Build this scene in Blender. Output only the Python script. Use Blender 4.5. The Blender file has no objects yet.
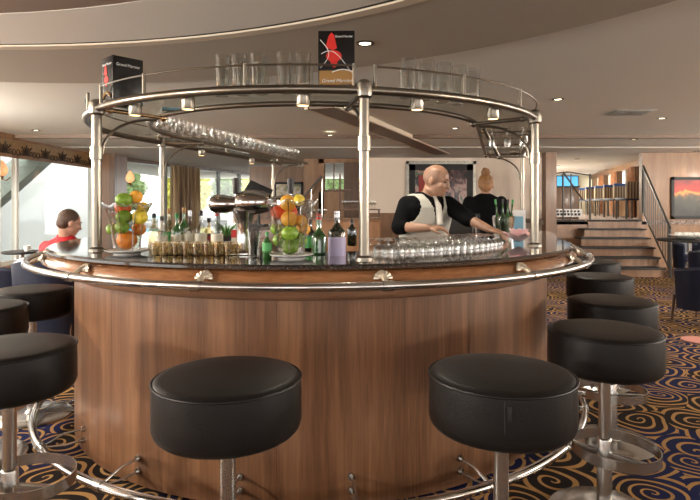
import bpy, bmesh, math, random
from mathutils import Vector, Matrix, noise
PI = math.pi
rnd = random.Random(7)
S = bpy.context.scene
COL = S.collection
F = 555.0
EYE = 1.35
def X(px, Y): return (px - 350.0) / F * Y
def Z(py, Y): return EYE + (203.0 - py) / F * Y
def P(px, py, Y): return Vector((X(px, Y), Y, Z(py, Y)))

# ------------------------------------------------------------------ materials
def newmat(name):
    m = bpy.data.materials.new(name); m.use_nodes = True
    return m, m.node_tree.nodes, m.node_tree.links, m.node_tree.nodes['Principled BSDF']
def pbr(name, col, rough=.5, metal=0., bump=0., bscale=40., var=0., coat=0., spec=.5, emit=None, estr=0., sheen=0.):
    m, n, l, b = newmat(name)
    b.inputs['Base Color'].default_value = (*col, 1)
    b.inputs['Roughness'].default_value = rough
    b.inputs['Metallic'].default_value = metal
    b.inputs['Specular IOR Level'].default_value = spec
    b.inputs['Coat Weight'].default_value = coat
    b.inputs['Coat Roughness'].default_value = .08
    b.inputs['Sheen Weight'].default_value = sheen
    if emit:
        b.inputs['Emission Color'].default_value = (*emit, 1); b.inputs['Emission Strength'].default_value = estr
    tc = n.new('ShaderNodeTexCoord')
    nz = n.new('ShaderNodeTexNoise'); nz.inputs['Scale'].default_value = bscale; nz.inputs['Detail'].default_value = 4
    l.new(tc.outputs['Object'], nz.inputs['Vector'])
    if bump:
        bp = n.new('ShaderNodeBump'); bp.inputs['Strength'].default_value = bump; bp.inputs['Distance'].default_value = .01
        l.new(nz.outputs['Fac'], bp.inputs['Height']); l.new(bp.outputs['Normal'], b.inputs['Normal'])
    if var:
        hs = n.new('ShaderNodeHueSaturation'); hs.inputs['Color'].default_value = (*col, 1)
        mr = n.new('ShaderNodeMapRange'); mr.inputs['From Min'].default_value = .3; mr.inputs['From Max'].default_value = .7
        mr.inputs['To Min'].default_value = 1 - var; mr.inputs['To Max'].default_value = 1 + var
        l.new(nz.outputs['Fac'], mr.inputs['Value']); l.new(mr.outputs['Result'], hs.inputs['Value'])
        l.new(hs.outputs['Color'], b.inputs['Base Color'])
    return m
def ramp(n, stops):
    r = n.new('ShaderNodeValToRGB'); e = r.color_ramp.elements
    e[0].position, e[0].color = stops[0][0], (*stops[0][1], 1)
    e[1].position, e[1].color = stops[-1][0], (*stops[-1][1], 1)
    for p, c in stops[1:-1]:
        x = e.new(p); x.color = (*c, 1)
    return r
def wood(name, c0, c1, c2, vec=(9, 9, .7), rough=.38, coat=.15, rand=True):
    m, n, l, b = newmat(name)
    tc = n.new('ShaderNodeTexCoord'); mp = n.new('ShaderNodeMapping'); mp.inputs['Scale'].default_value = vec
    oi = n.new('ShaderNodeObjectInfo'); ad = n.new('ShaderNodeVectorMath'); ad.operation = 'ADD'
    ml = n.new('ShaderNodeMath'); ml.operation = 'MULTIPLY'; ml.inputs[1].default_value = 30 if rand else 0
    l.new(oi.outputs['Random'], ml.inputs[0]); l.new(tc.outputs['Object'], mp.inputs['Vector'])
    l.new(mp.outputs['Vector'], ad.inputs[0]); l.new(ml.outputs[0], ad.inputs[1])
    n1 = n.new('ShaderNodeTexNoise'); n1.inputs['Scale'].default_value = 1; n1.inputs['Detail'].default_value = 5; n1.inputs['Distortion'].default_value = .6
    n2 = n.new('ShaderNodeTexNoise'); n2.inputs['Scale'].default_value = 9; n2.inputs['Detail'].default_value = 3
    l.new(ad.outputs[0], n1.inputs['Vector']); l.new(ad.outputs[0], n2.inputs['Vector'])
    mx = n.new('ShaderNodeMix'); mx.inputs[0].default_value = .32
    l.new(n1.outputs['Fac'], mx.inputs[2]); l.new(n2.outputs['Fac'], mx.inputs[3])
    r = ramp(n, [(.32, c0), (.5, c1), (.68, c2)]); l.new(mx.outputs[0], r.inputs['Fac'])
    l.new(r.outputs['Color'], b.inputs['Base Color'])
    b.inputs['Roughness'].default_value = rough; b.inputs['Coat Weight'].default_value = coat; b.inputs['Coat Roughness'].default_value = .15
    return m
def glassy(name, col=(1, 1, 1), tr=.86, rough=.03, top=.5):
    m, n, l, b = newmat(name); out = n['Material Output']
    t = n.new('ShaderNodeBsdfTransparent'); t.inputs['Color'].default_value = (*[c * .97 for c in col], 1)
    g = n.new('ShaderNodeBsdfGlossy'); g.inputs['Roughness'].default_value = rough
    lw = n.new('ShaderNodeLayerWeight'); lw.inputs['Blend'].default_value = 1 - tr
    mr = n.new('ShaderNodeMapRange'); mr.inputs['To Min'].default_value = .035; mr.inputs['To Max'].default_value = top
    l.new(lw.outputs['Facing'], mr.inputs['Value'])
    mx = n.new('ShaderNodeMixShader'); l.new(mr.outputs['Result'], mx.inputs[0]); l.new(t.outputs[0], mx.inputs[1]); l.new(g.outputs[0], mx.inputs[2])
    l.new(mx.outputs[0], out.inputs['Surface']); n.remove(b)
    return m
M = {}
M['leather'] = pbr('black_leather', (.009, .0075, .007), .42, bump=.10, bscale=160, spec=.24)
M['navy_leather'] = pbr('navy_leather', (.008, .013, .032), .3, bump=.1, bscale=120)
M['steel'] = pbr('brushed_steel', (.54, .525, .50), .23, 1., bump=.03, bscale=90)
M['chrome'] = pbr('polished_chrome', (.62, .60, .58), .12, 1.)
M['brass'] = pbr('champagne_metal', (.25, .222, .182), .30, 1.)
M['warm_brass'] = pbr('warm_brass', (.62, .42, .24), .25, 1.)
M['walnut'] = wood('walnut_veneer', (.080, .034, .014), (.158, .072, .033), (.245, .120, .058), (12, 12, .55))
M['cherry'] = wood('polished_cherry', (.17, .062, .022), (.30, .125, .05), (.42, .20, .09), (2.2, 2.2, 14), .18, .7, False)
M['apron'] = wood('pale_cherry', (.30, .17, .10), (.40, .24, .15), (.50, .31, .20), (2.2, 2.2, 14), .3, .3, False)
M['oakwall'] = wood('oak_panelling', (.175, .088, .040), (.25, .132, .063), (.32, .178, .090), (5, 5, .5), .45, .1)
M['darkwood'] = wood('dark_wood', (.06, .03, .018), (.11, .058, .033), (.17, .09, .05), (5, 5, .5), .4, .2)
M['granite'] = pbr('black_granite', (.035, .030, .028), .06, bump=0, bscale=130, var=.9, spec=.9, coat=.6)
M['slabedge'] = pbr('granite_edge', (.05, .05, .045), .12, bscale=90, var=.9, spec=.8)
M['glass'] = glassy('clear_glass', (.97, .98, .97), .70)
M['shelfglass'] = glassy('shelf_glass', (.93, .95, .93), .93)
M['frost'] = glassy('thick_glass', (.95, .955, .94), .58)
M['black'] = pbr('matt_black', (.008, .007, .007), .6)
M['blackgloss'] = pbr('black_card', (.008, .007, .007), .25)
M['white'] = pbr('white_china', (.78, .76, .72), .18, coat=.5)
M['paper'] = pbr('white_print', (.85, .84, .82), .5)
M['red'] = pbr('red_print', (.62, .02, .012), .4)
M['darkred'] = pbr('dark_red_print', (.25, .02, .012), .4)
M['goldprint'] = pbr('gold_print', (.36, .19, .05), .4)
M['ceil'] = pbr('ceiling_paint', (.78, .77, .71), .75, bump=.02, bscale=60)
M['soffit'] = pbr('taupe_soffit', (.44, .395, .33), .55)
M['dome'] = pbr('pale_dome', (.84, .81, .75), .6)
M['domecore'] = pbr('brown_ceiling', (.27, .20, .155), .6)
M['trimcream'] = pbr('cream_trim', (.66, .57, .45), .45)
M['beige'] = pbr('beige_wall', (.72, .60, .50), .7)
M['cream'] = pbr('cream_wall', (.78, .70, .52), .7)
M['slot'] = pbr('brown_slot', (.17, .115, .08), .5)
M['lamp'] = pbr('lamp_glow', (.9, .8, .6), .5, emit=(1, .80, .52), estr=6)
M['lampsmall'] = pbr('warm_lamp_glow', (.9, .7, .4), .5, emit=(1, .62, .28), estr=2.6)
M['amber'] = pbr('amber_glass', (.75, .34, .15), .3, emit=(1, .48, .22), estr=.55)
M['skin'] = pbr('skin', (.34, .185, .115), .5, bump=.05, bscale=150)
M['skin2'] = pbr('pale_skin', (.46, .26, .18), .5)
M['stubble'] = pbr('shaved_hair', (.24, .135, .09), .6)
M['shirt'] = pbr('black_shirt', (.003, .003, .0035), .85, bump=.15, bscale=25, spec=.1)
M['vest'] = pbr('silver_grey_vest', (.47, .46, .40), .6, bump=.1, bscale=60, sheen=.3)
M['trousers'] = pbr('grey_trousers', (.14, .13, .12), .8)
M['ginger'] = pbr('ginger_hair', (.28, .13, .045), .5, bump=.8, bscale=70, var=.4)
M['brownhair'] = pbr('brown_hair', (.06, .030, .016), .6, bump=.8, bscale=80, var=.4)
M['carton'] = pbr('carton', (.75, .70, .6), .6)
M['orange'] = pbr('orange_peel', (.86, .25, .02), .42, bump=.25, bscale=160, var=.1)
M['amberfruit'] = pbr('grapefruit_peel', (.90, .42, .05), .42, bump=.25, bscale=160, var=.1)
M['lemon'] = pbr('lemon_peel', (.88, .66, .06), .42, bump=.25, bscale=140, var=.1)
M['lime'] = pbr('lime_peel', (.20, .34, .03), .38, bump=.3, bscale=120, var=.35)
M['blood'] = pbr('red_peel', (.78, .10, .02), .4, bump=.2, bscale=120, var=.1)
M['greenglass'] = pbr('green_bottle_glass', (.025, .10, .022), .06, coat=.8, spec=.8)
M['darkglass'] = pbr('dark_bottle_glass', (.010, .016, .010), .05, coat=.8, spec=.8)
M['amberglass'] = glassy('pale_spirit_glass', (.75, .66, .50), .62)
M['lav'] = pbr('lavender_label', (.48, .42, .62), .5)
M['labelcream'] = pbr('cream_label', (.75, .70, .55), .5)
M['labelgreen'] = pbr('green_label', (.06, .32, .08), .45)
M['capred'] = pbr('red_cap', (.55, .04, .025), .35)
M['capdark'] = pbr('dark_cap', (.02, .016, .016), .5)
M['capsilver'] = pbr('silver_cap', (.6, .6, .62), .25, 1.)
M['pink'] = pbr('pink_petals', (.80, .50, .50), .55, sheen=.4)
M['leaf'] = pbr('green_leaf', (.09, .22, .05), .45, var=.4, bscale=20)
M['bluecard'] = pbr('blue_card', (.18, .42, .58), .4)
M['curtain'] = None
M['blind'] = pbr('pale_frame_paint', (.66, .66, .62), .5)
M['outwall'] = pbr('white_render', (.58, .60, .60), .8, bump=.1, bscale=3)
M['outgrey'] = pbr('grey_green_steel', (.30, .33, .30), .5)
M['navyseat'] = pbr('navy_fabric', (.014, .020, .055), .6, sheen=.3)
M['blueseat'] = pbr('blue_cushion', (.05, .12, .38), .5)
M['stripe'] = None

def stripes(name, c0, c1, scale, axis=0, rough=.7, lo=.45, hi=.55):
    m, n, l, b = newmat(name)
    tc = n.new('ShaderNodeTexCoord'); sx = n.new('ShaderNodeSeparateXYZ'); l.new(tc.outputs['Object'], sx.inputs[0])
    a = n.new('ShaderNodeMath'); a.operation = 'MULTIPLY'; a.inputs[1].default_value = scale; l.new(sx.outputs[axis], a.inputs[0])
    s = n.new('ShaderNodeMath'); s.operation = 'FRACT'; l.new(a.outputs[0], s.inputs[0])
    r = ramp(n, [(lo, c0), (hi, c1)]); l.new(s.outputs[0], r.inputs['Fac']); l.new(r.outputs['Color'], b.inputs['Base Color'])
    b.inputs['Roughness'].default_value = rough
    return m
M['stripe'] = stripes('slatted_beige', (.50, .40, .27), (.16, .10, .06), 14)
def curtainmat():
    m, n, l, b = newmat('bronze_curtain')
    tc = n.new('ShaderNodeTexCoord'); mp = n.new('ShaderNodeMapping'); mp.inputs['Scale'].default_value = (7, 7, .3)
    nz = n.new('ShaderNodeTexNoise'); nz.inputs['Scale'].default_value = 1.5; l.new(tc.outputs['Object'], mp.inputs[0]); l.new(mp.outputs[0], nz.inputs[0])
    r = ramp(n, [(.35, (.12, .065, .03)), (.5, (.34, .22, .12)), (.62, (.60, .46, .27))]); l.new(nz.outputs[0], r.inputs[0]); l.new(r.outputs[0], b.inputs['Base Color'])
    b.inputs['Roughness'].default_value = .6; b.inputs['Sheen Weight'].default_value = .4
    return m
M['curtain'] = curtainmat()
def checkmat():
    m, n, l, b = newmat('red_checked_cotton')
    tc = n.new('ShaderNodeTexCoord')
    ck = n.new('ShaderNodeTexChecker'); ck.inputs['Scale'].default_value = 30; ck.inputs['Color1'].default_value = (.62, .012, .02, 1); ck.inputs['Color2'].default_value = (.38, .008, .02, 1)
    l.new(tc.outputs['Object'], ck.inputs['Vector']); l.new(ck.outputs[0], b.inputs['Base Color']); b.inputs['Roughness'].default_value = .8
    return m
M['redshirt'] = checkmat()
def carpetmat():
    m, n, l, b = newmat('navy_gold_swirl_carpet')
    def mth(op, a=None, c=None, v=None):
        x = n.new('ShaderNodeMath'); x.operation = op
        for i, q in enumerate((a, c, v)):
            if q is None: continue
            if isinstance(q, (int, float)): x.inputs[i].default_value = q
            else: l.new(q, x.inputs[i])
        return x.outputs[0]
    tc = n.new('ShaderNodeTexCoord')
    nz = n.new('ShaderNodeTexNoise'); nz.inputs['Scale'].default_value = 2.6; nz.inputs['Detail'].default_value = 1
    l.new(tc.outputs['Object'], nz.inputs['Vector'])
    s0 = n.new('ShaderNodeVectorMath'); s0.operation = 'SUBTRACT'; s0.inputs[1].default_value = (.5, .5, .5); l.new(nz.outputs['Color'], s0.inputs[0])
    s1 = n.new('ShaderNodeVectorMath'); s1.operation = 'SCALE'; s1.inputs[3].default_value = .16; l.new(s0.outputs[0], s1.inputs[0])
    wv = n.new('ShaderNodeVectorMath'); wv.operation = 'ADD'; l.new(tc.outputs['Object'], wv.inputs[0]); l.new(s1.outputs[0], wv.inputs[1])
    vo = n.new('ShaderNodeTexVoronoi'); vo.voronoi_dimensions = '2D'; vo.inputs['Scale'].default_value = 3.0; vo.inputs['Randomness'].default_value = .75
    l.new(wv.outputs[0], vo.inputs['Vector'])
    d = n.new('ShaderNodeVectorMath'); d.operation = 'SUBTRACT'; l.new(wv.outputs[0], d.inputs[0]); l.new(vo.outputs['Position'], d.inputs[1])
    sx = n.new('ShaderNodeSeparateXYZ'); l.new(d.outputs[0], sx.inputs[0])
    ang = mth('ARCTAN2', sx.outputs[1], sx.outputs[0])
    rr = mth('SQRT', mth('ADD', mth('MULTIPLY', sx.outputs[0], sx.outputs[0]), mth('MULTIPLY', sx.outputs[1], sx.outputs[1])))
    cs = n.new('ShaderNodeSeparateColor'); l.new(vo.outputs['Color'], cs.inputs[0])
    sign = mth('SUBTRACT', mth('MULTIPLY', mth('GREATER_THAN', cs.outputs[0], .5), 2.), 1.)
    k = mth('ADD', mth('MULTIPLY', cs.outputs[1], 6.), 13.)
    q = mth('FRACT', mth('ADD', mth('ADD', mth('MULTIPLY', rr, k), mth('MULTIPLY', mth('MULTIPLY', ang, sign), 1 / (2 * PI))), 10.))
    line = n.new('ShaderNodeMapRange'); line.interpolation_type = 'SMOOTHSTEP'
    tri = mth('ABSOLUTE', mth('SUBTRACT', q, .5))          # 0 at band centre
    wid = mth('ADD', mth('MULTIPLY', rr, .45), .10)
    line = mth('LESS_THAN', tri, wid)
    wid2 = mth('MINIMUM', wid, .19); line = mth('LESS_THAN', tri, wid2)
    n3 = n.new('ShaderNodeTexNoise'); n3.inputs['Scale'].default_value = 1.3; l.new(tc.outputs['Object'], n3.inputs['Vector'])
    blk = ramp(n, [(.47, (.010, .014, .060)), (.53, (.016, .011, .010))]); l.new(n3.outputs[0], blk.inputs[0])
    n4 = n.new('ShaderNodeTexNoise'); n4.inputs['Scale'].default_value = 300; l.new(tc.outputs['Object'], n4.inputs['Vector'])
    gold = ramp(n, [(.3, (.30, .16, .055)), (.7, (.50, .29, .11))]); l.new(n4.outputs[0], gold.inputs[0])
    mx = n.new('ShaderNodeMix'); mx.data_type = 'RGBA'; l.new(line, mx.inputs[0]); l.new(blk.outputs[0], mx.inputs[6]); l.new(gold.outputs[0], mx.inputs[7])
    l.new(mx.outputs[2], b.inputs['Base Color']); b.inputs['Roughness'].default_value = .95; b.inputs['Specular IOR Level'].default_value = .1
    bp = n.new('ShaderNodeBump'); bp.inputs['Strength'].default_value = .4; bp.inputs['Distance'].default_value = .004
    l.new(n4.outputs[0], bp.inputs['Height']); l.new(bp.outputs[0], b.inputs['Normal'])
    return m
M['carpet'] = carpetmat()

# ------------------------------------------------------------------ mesh helpers
def B(): return bmesh.new()
def box(bm, lo, hi, mat=None, bevel=0.):
    g = bmesh.ops.create_cube(bm, size=1.0)['verts']
    c = [(a + b) / 2 for a, b in zip(lo, hi)]; s = [abs(b - a) for a, b in zip(lo, hi)]
    for v in g:
        v.co = Vector((v.co.x * s[0] + c[0], v.co.y * s[1] + c[1], v.co.z * s[2] + c[2]))
        if mat: v.co = mat @ v.co
    if bevel:
        es = list({e for v in g for e in v.link_edges})
        bmesh.ops.bevel(bm, geom=es, offset=bevel, segments=2, affect='EDGES', profile=.6)
def tube(bm, pts, r, n=10, closed=False, cap=True, flat=1.):
    pts = [Vector(p) for p in pts]; N = len(pts); rs = r if isinstance(r, (list, tuple)) else [r] * N
    rings = []; up = Vector((0, 0, 1)); prev = None
    for i, p in enumerate(pts):
        a = pts[(i - 1) % N] if (closed or i) else p
        c = pts[(i + 1) % N] if (closed or i < N - 1) else p
        t = (c - a); t = t.normalized() if t.length > 1e-9 else Vector((0, 0, 1))
        u = prev if prev is not None else (up if abs(t.z) < .95 else Vector((1, 0, 0)))
        sx = t.cross(u)
        if sx.length < 1e-6: sx = t.cross(Vector((1, 0, 0)))
        sx.normalize(); uy = sx.cross(t).normalized(); prev = uy
        rings.append([bm.verts.new(p + rs[i] * (math.cos(2 * PI * k / n) * sx * flat + math.sin(2 * PI * k / n) * uy)) for k in range(n)])
    for i in range(N if closed else N - 1):
        A, C = rings[i], rings[(i + 1) % N]
        for k in range(n): bm.faces.new((A[k], A[(k + 1) % n], C[(k + 1) % n], C[k]))
    if cap and not closed: bm.faces.new(rings[0][::-1]); bm.faces.new(rings[-1])
def lathe(bm, prof, n=32, org=(0, 0, 0), mat=None, sx=1., sy=1.):
    org = Vector(org); rings = []
    for r, z in prof:
        if r < 1e-6: vs = [Vector((0, 0, z))]
        else: vs = [Vector((r * sx * math.cos(2 * PI * k / n), r * sy * math.sin(2 * PI * k / n), z)) for k in range(n)]
        rings.append([bm.verts.new((mat @ v if mat else v) + org) for v in vs])
    for a, c in zip(rings, rings[1:]):
        for k in range(n):
            k2 = (k + 1) % n
            if len(a) == 1 and len(c) == 1: continue
            if len(a) == 1: bm.faces.new((a[0], c[k2], c[k]))
            elif len(c) == 1: bm.faces.new((a[k], a[k2], c[0]))
            else: bm.faces.new((a[k], a[k2], c[k2], c[k]))
def ell(bm, c, r, mat=None, n=16, m=10):
    prof = [(math.sin(PI * i / m), -math.cos(PI * i / m)) for i in range(m + 1)]; prof[0] = (0, -1); prof[-1] = (0, 1)
    D = Matrix.Diagonal((r[0], r[1], r[2])); 
    lathe(bm, prof, n, c, (mat.to_3x3() @ D) if mat else D)
def loft(bm, rings, n=20):
    """rings: (centre, rx, ry, frame3x3 or None, power)"""
    R = []
    for c, rx, ry, fr, pw in rings:
        c = Vector(c); vs = []
        for k in range(n):
            a = 2 * PI * k / n; ca, sa = math.cos(a), math.sin(a)
            v = Vector((rx * math.copysign(abs(ca) ** pw, ca), ry * math.copysign(abs(sa) ** pw, sa), 0))
            vs.append(bm.verts.new(c + (fr @ v if fr else v)))
        R.append(vs)
    for a, b in zip(R, R[1:]):
        for k in range(n): bm.faces.new((a[k], a[(k + 1) % n], b[(k + 1) % n], b[k]))
    bm.faces.new(R[0][::-1]); bm.faces.new(R[-1])
def poly(bm, pts2, z0, z1):
    a = [bm.verts.new((x, y, z0)) for x, y in pts2]; b = [bm.verts.new((x, y, z1)) for x, y in pts2]; n = len(a)
    bm.faces.new(a[::-1]); bm.faces.new(b)
    for k in range(n): bm.faces.new((a[k], a[(k + 1) % n], b[(k + 1) % n], b[k]))
def rz(a): return Matrix.Rotation(a, 4, 'Z')
def obj(name, bm, mat, parent=None, world=False, smooth=True, ang=38, kind=None, label=None):
    if world and parent is not None: bmesh.ops.transform(bm, matrix=WM(parent).inverted(), verts=bm.verts)
    bmesh.ops.recalc_face_normals(bm, faces=bm.faces)
    me = bpy.data.meshes.new(name); bm.to_mesh(me); bm.free()
    if smooth and len(me.polygons):
        me.polygons.foreach_set('use_smooth', [True] * len(me.polygons))
        me.set_sharp_from_angle(angle=math.radians(ang))
    me.materials.append(M[mat] if isinstance(mat, str) else mat)
    o = bpy.data.objects.new(name, me); COL.objects.link(o)
    if parent is not None: o.parent = parent
    if kind: o['kind'] = kind
    if label: o['label'] = label
    return o
def WM(o):
    m = Matrix.Translation(o.location) @ o.rotation_euler.to_matrix().to_4x4()
    return WM(o.parent) @ m if o.parent else m
def thing(name, label, cat, loc=(0, 0, 0), rot=0., group=None):
    o = bpy.data.objects.new(name, None); COL.objects.link(o); o.empty_display_size = .1
    o.location = loc; o.rotation_euler = (0, 0, rot); tag(o, label, cat, group); return o
def tag(o, label, cat, group=None):
    o['label'] = label; o['category'] = cat
    if group: o['group'] = group
    return o
def struct(name, bm, mat, smooth=False):
    return obj(name, bm, mat, smooth=smooth, kind='structure')
def dup(root, loc, rot=0., label=None, group=None, scale=None):
    r = root.copy(); COL.objects.link(r); r.location = loc; r.rotation_euler = (0, 0, rot)
    if scale: r.scale = scale
    if label: r['label'] = label
    if group: r['group'] = group
    def rec(s, d):
        for ch in list(s.children):
            if ch.name.startswith('__'): continue
            c = ch.copy(); COL.objects.link(c); c.parent = d; rec(ch, c)
    rec(root, r); return r
def text(name, body, size, mat, loc, rot, parent=None, extr=.0006, shear=0., align='CENTER'):
    cu = bpy.data.curves.new(name, 'FONT'); cu.body = body; cu.size = size; cu.extrude = extr; cu.align_x = align; cu.align_y = 'CENTER'; cu.shear = shear
    cu.materials.append(M[mat]); o = bpy.data.objects.new(name, cu); COL.objects.link(o)
    bpy.context.view_layer.update(); me = bpy.data.meshes.new_from_object(o.evaluated_get(bpy.context.evaluated_depsgraph_get())); me.name = name
    bpy.data.objects.remove(o); o = bpy.data.objects.new(name, me); COL.objects.link(o)
    o.parent = parent; o.location = loc; o.rotation_euler = rot; return o

# ------------------------------------------------------------------ horseshoe path of bar
CX, CY = -.24, 3.99
AX = Vector((.259, .966)); PX = Vector((.966, -.259))
def hp(R, th):
    """point on the arc; th in degrees, 0 = tip of the horseshoe, + towards the right arm"""
    t = math.radians(th); v = Vector((CX, CY)) + R * (math.sin(t) * PX - math.cos(t) * AX); return v
def path(R, LL, LR, n=72, t0=-90, t1=90):
    pts = []
    if LL: pts += [hp(R, -90) + AX * LL * k / 6 for k in range(6, 0, -1)]
    pts += [hp(R, t0 + (t1 - t0) * k / n) for k in range(n + 1)]
    if LR: pts += [hp(R, 90) + AX * LR * k / 6 for k in range(1, 7)]
    return pts
def band(bm, prof, LL, LR, n=72, t0=-90, t1=90):
    """sweep a closed (radius, z) outline along the horseshoe"""
    cols = [[bm.verts.new((p.x, p.y, z)) for p in path(R, LL, LR, n, t0, t1)] for R, z in prof]
    m = len(prof); N = len(cols[0])
    for j in range(m):
        a, c = cols[j], cols[(j + 1) % m]
        for i in range(N - 1): bm.faces.new((a[i], a[i + 1], c[i + 1], c[i]))
    bm.faces.new([c[0] for c in cols]); bm.faces.new([c[-1] for c in cols][::-1])
def th_at(R, px):
    a, b = -80., 84.
    for _ in range(40):
        m_ = (a + b) / 2; v = hp(R, m_)
        if 350 + F * v.x / v.y < px: a = m_
        else: b = m_
    return a
def hang(x, y):
    """heading of the horseshoe's centre seen from a point, for turning things to face outwards"""
    return math.atan2(y - CY, x - CX)
M['goldfrieze'] = pbr('gilded_frieze', (.42, .27, .11), .45, var=.15, bscale=14)
M['pane'] = glassy('window_glass', (.98, 1, .99), .93, .0)
M['walnutwall'] = wood('brown_panelling', (.14, .066, .031), (.20, .10, .05), (.26, .14, .075), (5, 5, .5), .4, .2)
M['deckcarpet'] = pbr('mottled_carpet', (.26, .20, .17), .9, var=.7, bscale=26)
M['orangecurtain'] = pbr('orange_brown_curtain', (.40, .17, .07), .7, var=.3, bscale=8, sheen=.3)
M['silverframe'] = pbr('aged_silver_frame', (.40, .38, .33), .35, .7, bump=.3, bscale=30, var=.3)
EXPO = .78
M['tie'] = pbr('silver_tie_silk', (.55, .52, .46), .35, sheen=.3)
M['darkmetal'] = pbr('dark_metal', (.13, .12, .11), .35, .8)
M['screen'] = pbr('blue_screen', (.05, .25, .5), .3, emit=(.08, .38, .75), estr=.7)
M['quay'] = pbr('quay_paving', (.45, .44, .42), .9, var=.2, bscale=2)
M['treeleaf'] = pbr('tree_leaves', (.10, .22, .03), .8, bump=.8, bscale=9, var=.8)
M['yellowleaf'] = pbr('yellow_leaves', (.42, .44, .04), .8, bump=.8, bscale=9, var=.7)
M['ribglass'] = glassy('bright_cut_glass', (.97, .97, .97), .30)
M['spark'] = glassy('sparkling_glass', (.96, .96, .96), .44)
M['salmon'] = pbr('salmon_felt', (.62, .27, .22), .9)
M['goldfrieze'] = pbr('gilded_frieze', (.30, .18, .075), .45, var=.2, bscale=14)
M['treeleaf'] = pbr('tree_leaves', (.10, .15, .05), .8, bump=.8, bscale=9, var=.8)
M['yellowleaf'] = pbr('yellow_leaves', (.38, .36, .06), .8, bump=.8, bscale=9, var=.7)
M['shell'] = pbr('pale_gold_shell', (.66, .57, .44), .3, .55)
M['riser'] = wood('reddish_riser', (.16, .082, .042), (.235, .125, .068), (.30, .165, .095), (5, 5, .5), .4, .2)
M['warmglass'] = glassy('reflection_tinted_glass', (.95, .90, .78), .55, .05, .6)  # clear glass; beige reflections are put into its warm tint
M['spark'] = glassy('sparkling_glass', (.98, .98, .97), .44, .06, .8)
M['ribglass'] = glassy('bright_cut_glass', (.97, .97, .97), .25, .08, .9)
M['ornament'] = pbr('dark_brown_ornament', (.035, .02, .012), .6)
M['gangway'] = pbr('pale_green_steel', (.36, .41, .37), .6)
# ------------------------------------------------------------------ the bar
TOP = 1.095
bar = thing('bar_counter', 'large curved walnut bar with a glossy black granite top and steel rails', 'bar', (CX, CY, 0))
LLc, LRc = 2.6, 1.55
N_PAN = 5; edges = [-90, -56, -22, 12, 46, 90]
for i in range(N_PAN):
    bm = B(); g = .02
    band(bm, [(1.53, .015), (1.56, .015), (1.56, .93), (1.53, .93)], LLc if i == 0 else 0, LRc if i == N_PAN - 1 else 0, 18, edges[i] + (g if i else 0), edges[i + 1] - (g if i < N_PAN - 1 else 0))
    obj('front_panel', bm, 'walnut', bar, True)
bm = B(); band(bm, [(1.50, .0), (1.532, .0), (1.532, .93), (1.50, .93)], LLc, LRc); obj('toe_kick', bm, 'black', bar, True)
bm = B(); band(bm, [(1.10, .90), (1.5, .90), (1.545, .925), (1.575, .925), (1.66, .962), (1.715, 1.0), (1.66, 1.0), (1.6, .99), (1.1, .98)], LLc, LRc)
obj('lower_moulding', bm, 'apron', bar, True)
bm = B(); band(bm, [(1.1, .98), (1.6, .99), (1.66, 1.0), (1.715, 1.0), (1.735, 1.02), (1.725, 1.045), (1.70, 1.064), (1.68, 1.068), (1.1, 1.068)], LLc, LRc)
obj('wooden_nosing', bm, 'cherry', bar, True)
bm = B(); band(bm, [(1.08, 1.068), (1.69, 1.068), (1.71, 1.076), (1.71, 1.087), (1.698, TOP), (1.085, TOP)], LLc, LRc)
obj('countertop', bm, 'granite', bar, True, ang=25)
bm = B(); band(bm, [(1.12, .0), (1.14, .0), (1.14, .9), (1.12, .9)], LLc, LRc); obj('inner_panel', bm, 'darkwood', bar, True)
bm = B(); band(bm, [(1.14, .02), (1.5, .02), (1.5, .05), (1.14, .05)], LLc, LRc); obj('plinth', bm, 'black', bar, True)
for arm, R_, L_ in ((-90, 0, LLc), (90, 0, LRc)):
    a = hp(1.12, arm) + AX * (L_ - .02); b = hp(1.56, arm) + AX * (L_ - .02); d = AX * .03
    bm = B(); poly(bm, [a, b, b + d, a + d], .0, 1.07); obj('end_panel', bm, 'walnut', bar, True)
def P3(R, th, z): v = hp(R, th); return Vector((v.x, v.y, z))
RZ = 1.018
bm = B(); tube(bm, [(p.x, p.y, RZ) for p in path(1.81, .55, 1.0, 80)], .0175, 14)
# the rail's end bends back into the nosing
arm_rail = obj('arm_rail', bm, 'steel', bar, True)
for th in (-84, -62, -41, -19.5, 3, 27.5, 52, 72, 88):
    # joint sleeve and shell shaped bracket
    bm = B(); v0, v1 = hp(1.81, th - .7), hp(1.81, th + .7); tube(bm, [(v0.x, v0.y, RZ), (v1.x, v1.y, RZ)], .0215, 14); obj('sleeve', bm, 'steel', arm_rail, True)
    bm = B(); r = P3(1, th, 0) - P3(0, th, 0)
    tube(bm, [P3(1.80, th, RZ), P3(1.765, th, RZ + .022), P3(1.735, th, 1.052), P3(1.712, th, 1.062)], [.010, .012, .012, .010], 10)
    ru = r.normalized(); ta = Vector((-ru.y, ru.x, 0)); up_ = (Vector((0, 0, .9)) - ru * .42).normalized(); nrm = ta.cross(up_).normalized(); nrm = nrm if nrm.dot(ru) > 0 else -nrm
    c = P3(1.742, th, 1.034)
    for w_, off in ((1., .004), (.62, .010)):
        hub = bm.verts.new(c + nrm * (off + .012)); fan = []; low = []
        for k in range(15):
            a = math.radians(-88 + 176 * k / 14); rr = .034 * w_ * (1 + .05 * (k % 2))
            q = c + ta * rr * 1.15 * math.sin(a) + up_ * rr * 1.1 * math.cos(a); fan.append(bm.verts.new(q + nrm * (off + .003 * (k % 2)))); low.append(bm.verts.new(q - nrm * .004))
        for k in range(14): bm.faces.new((hub, fan[k], fan[k + 1])); bm.faces.new((fan[k], low[k], low[k + 1], fan[k + 1]))
    obj('shell_bracket', bm, 'shell', arm_rail, True, smooth=False)
FZ = .108
bm = B(); tube(bm, [(p.x, p.y, FZ) for p in path(1.775, .9, 1.1, 80)], .021, 14)
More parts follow.
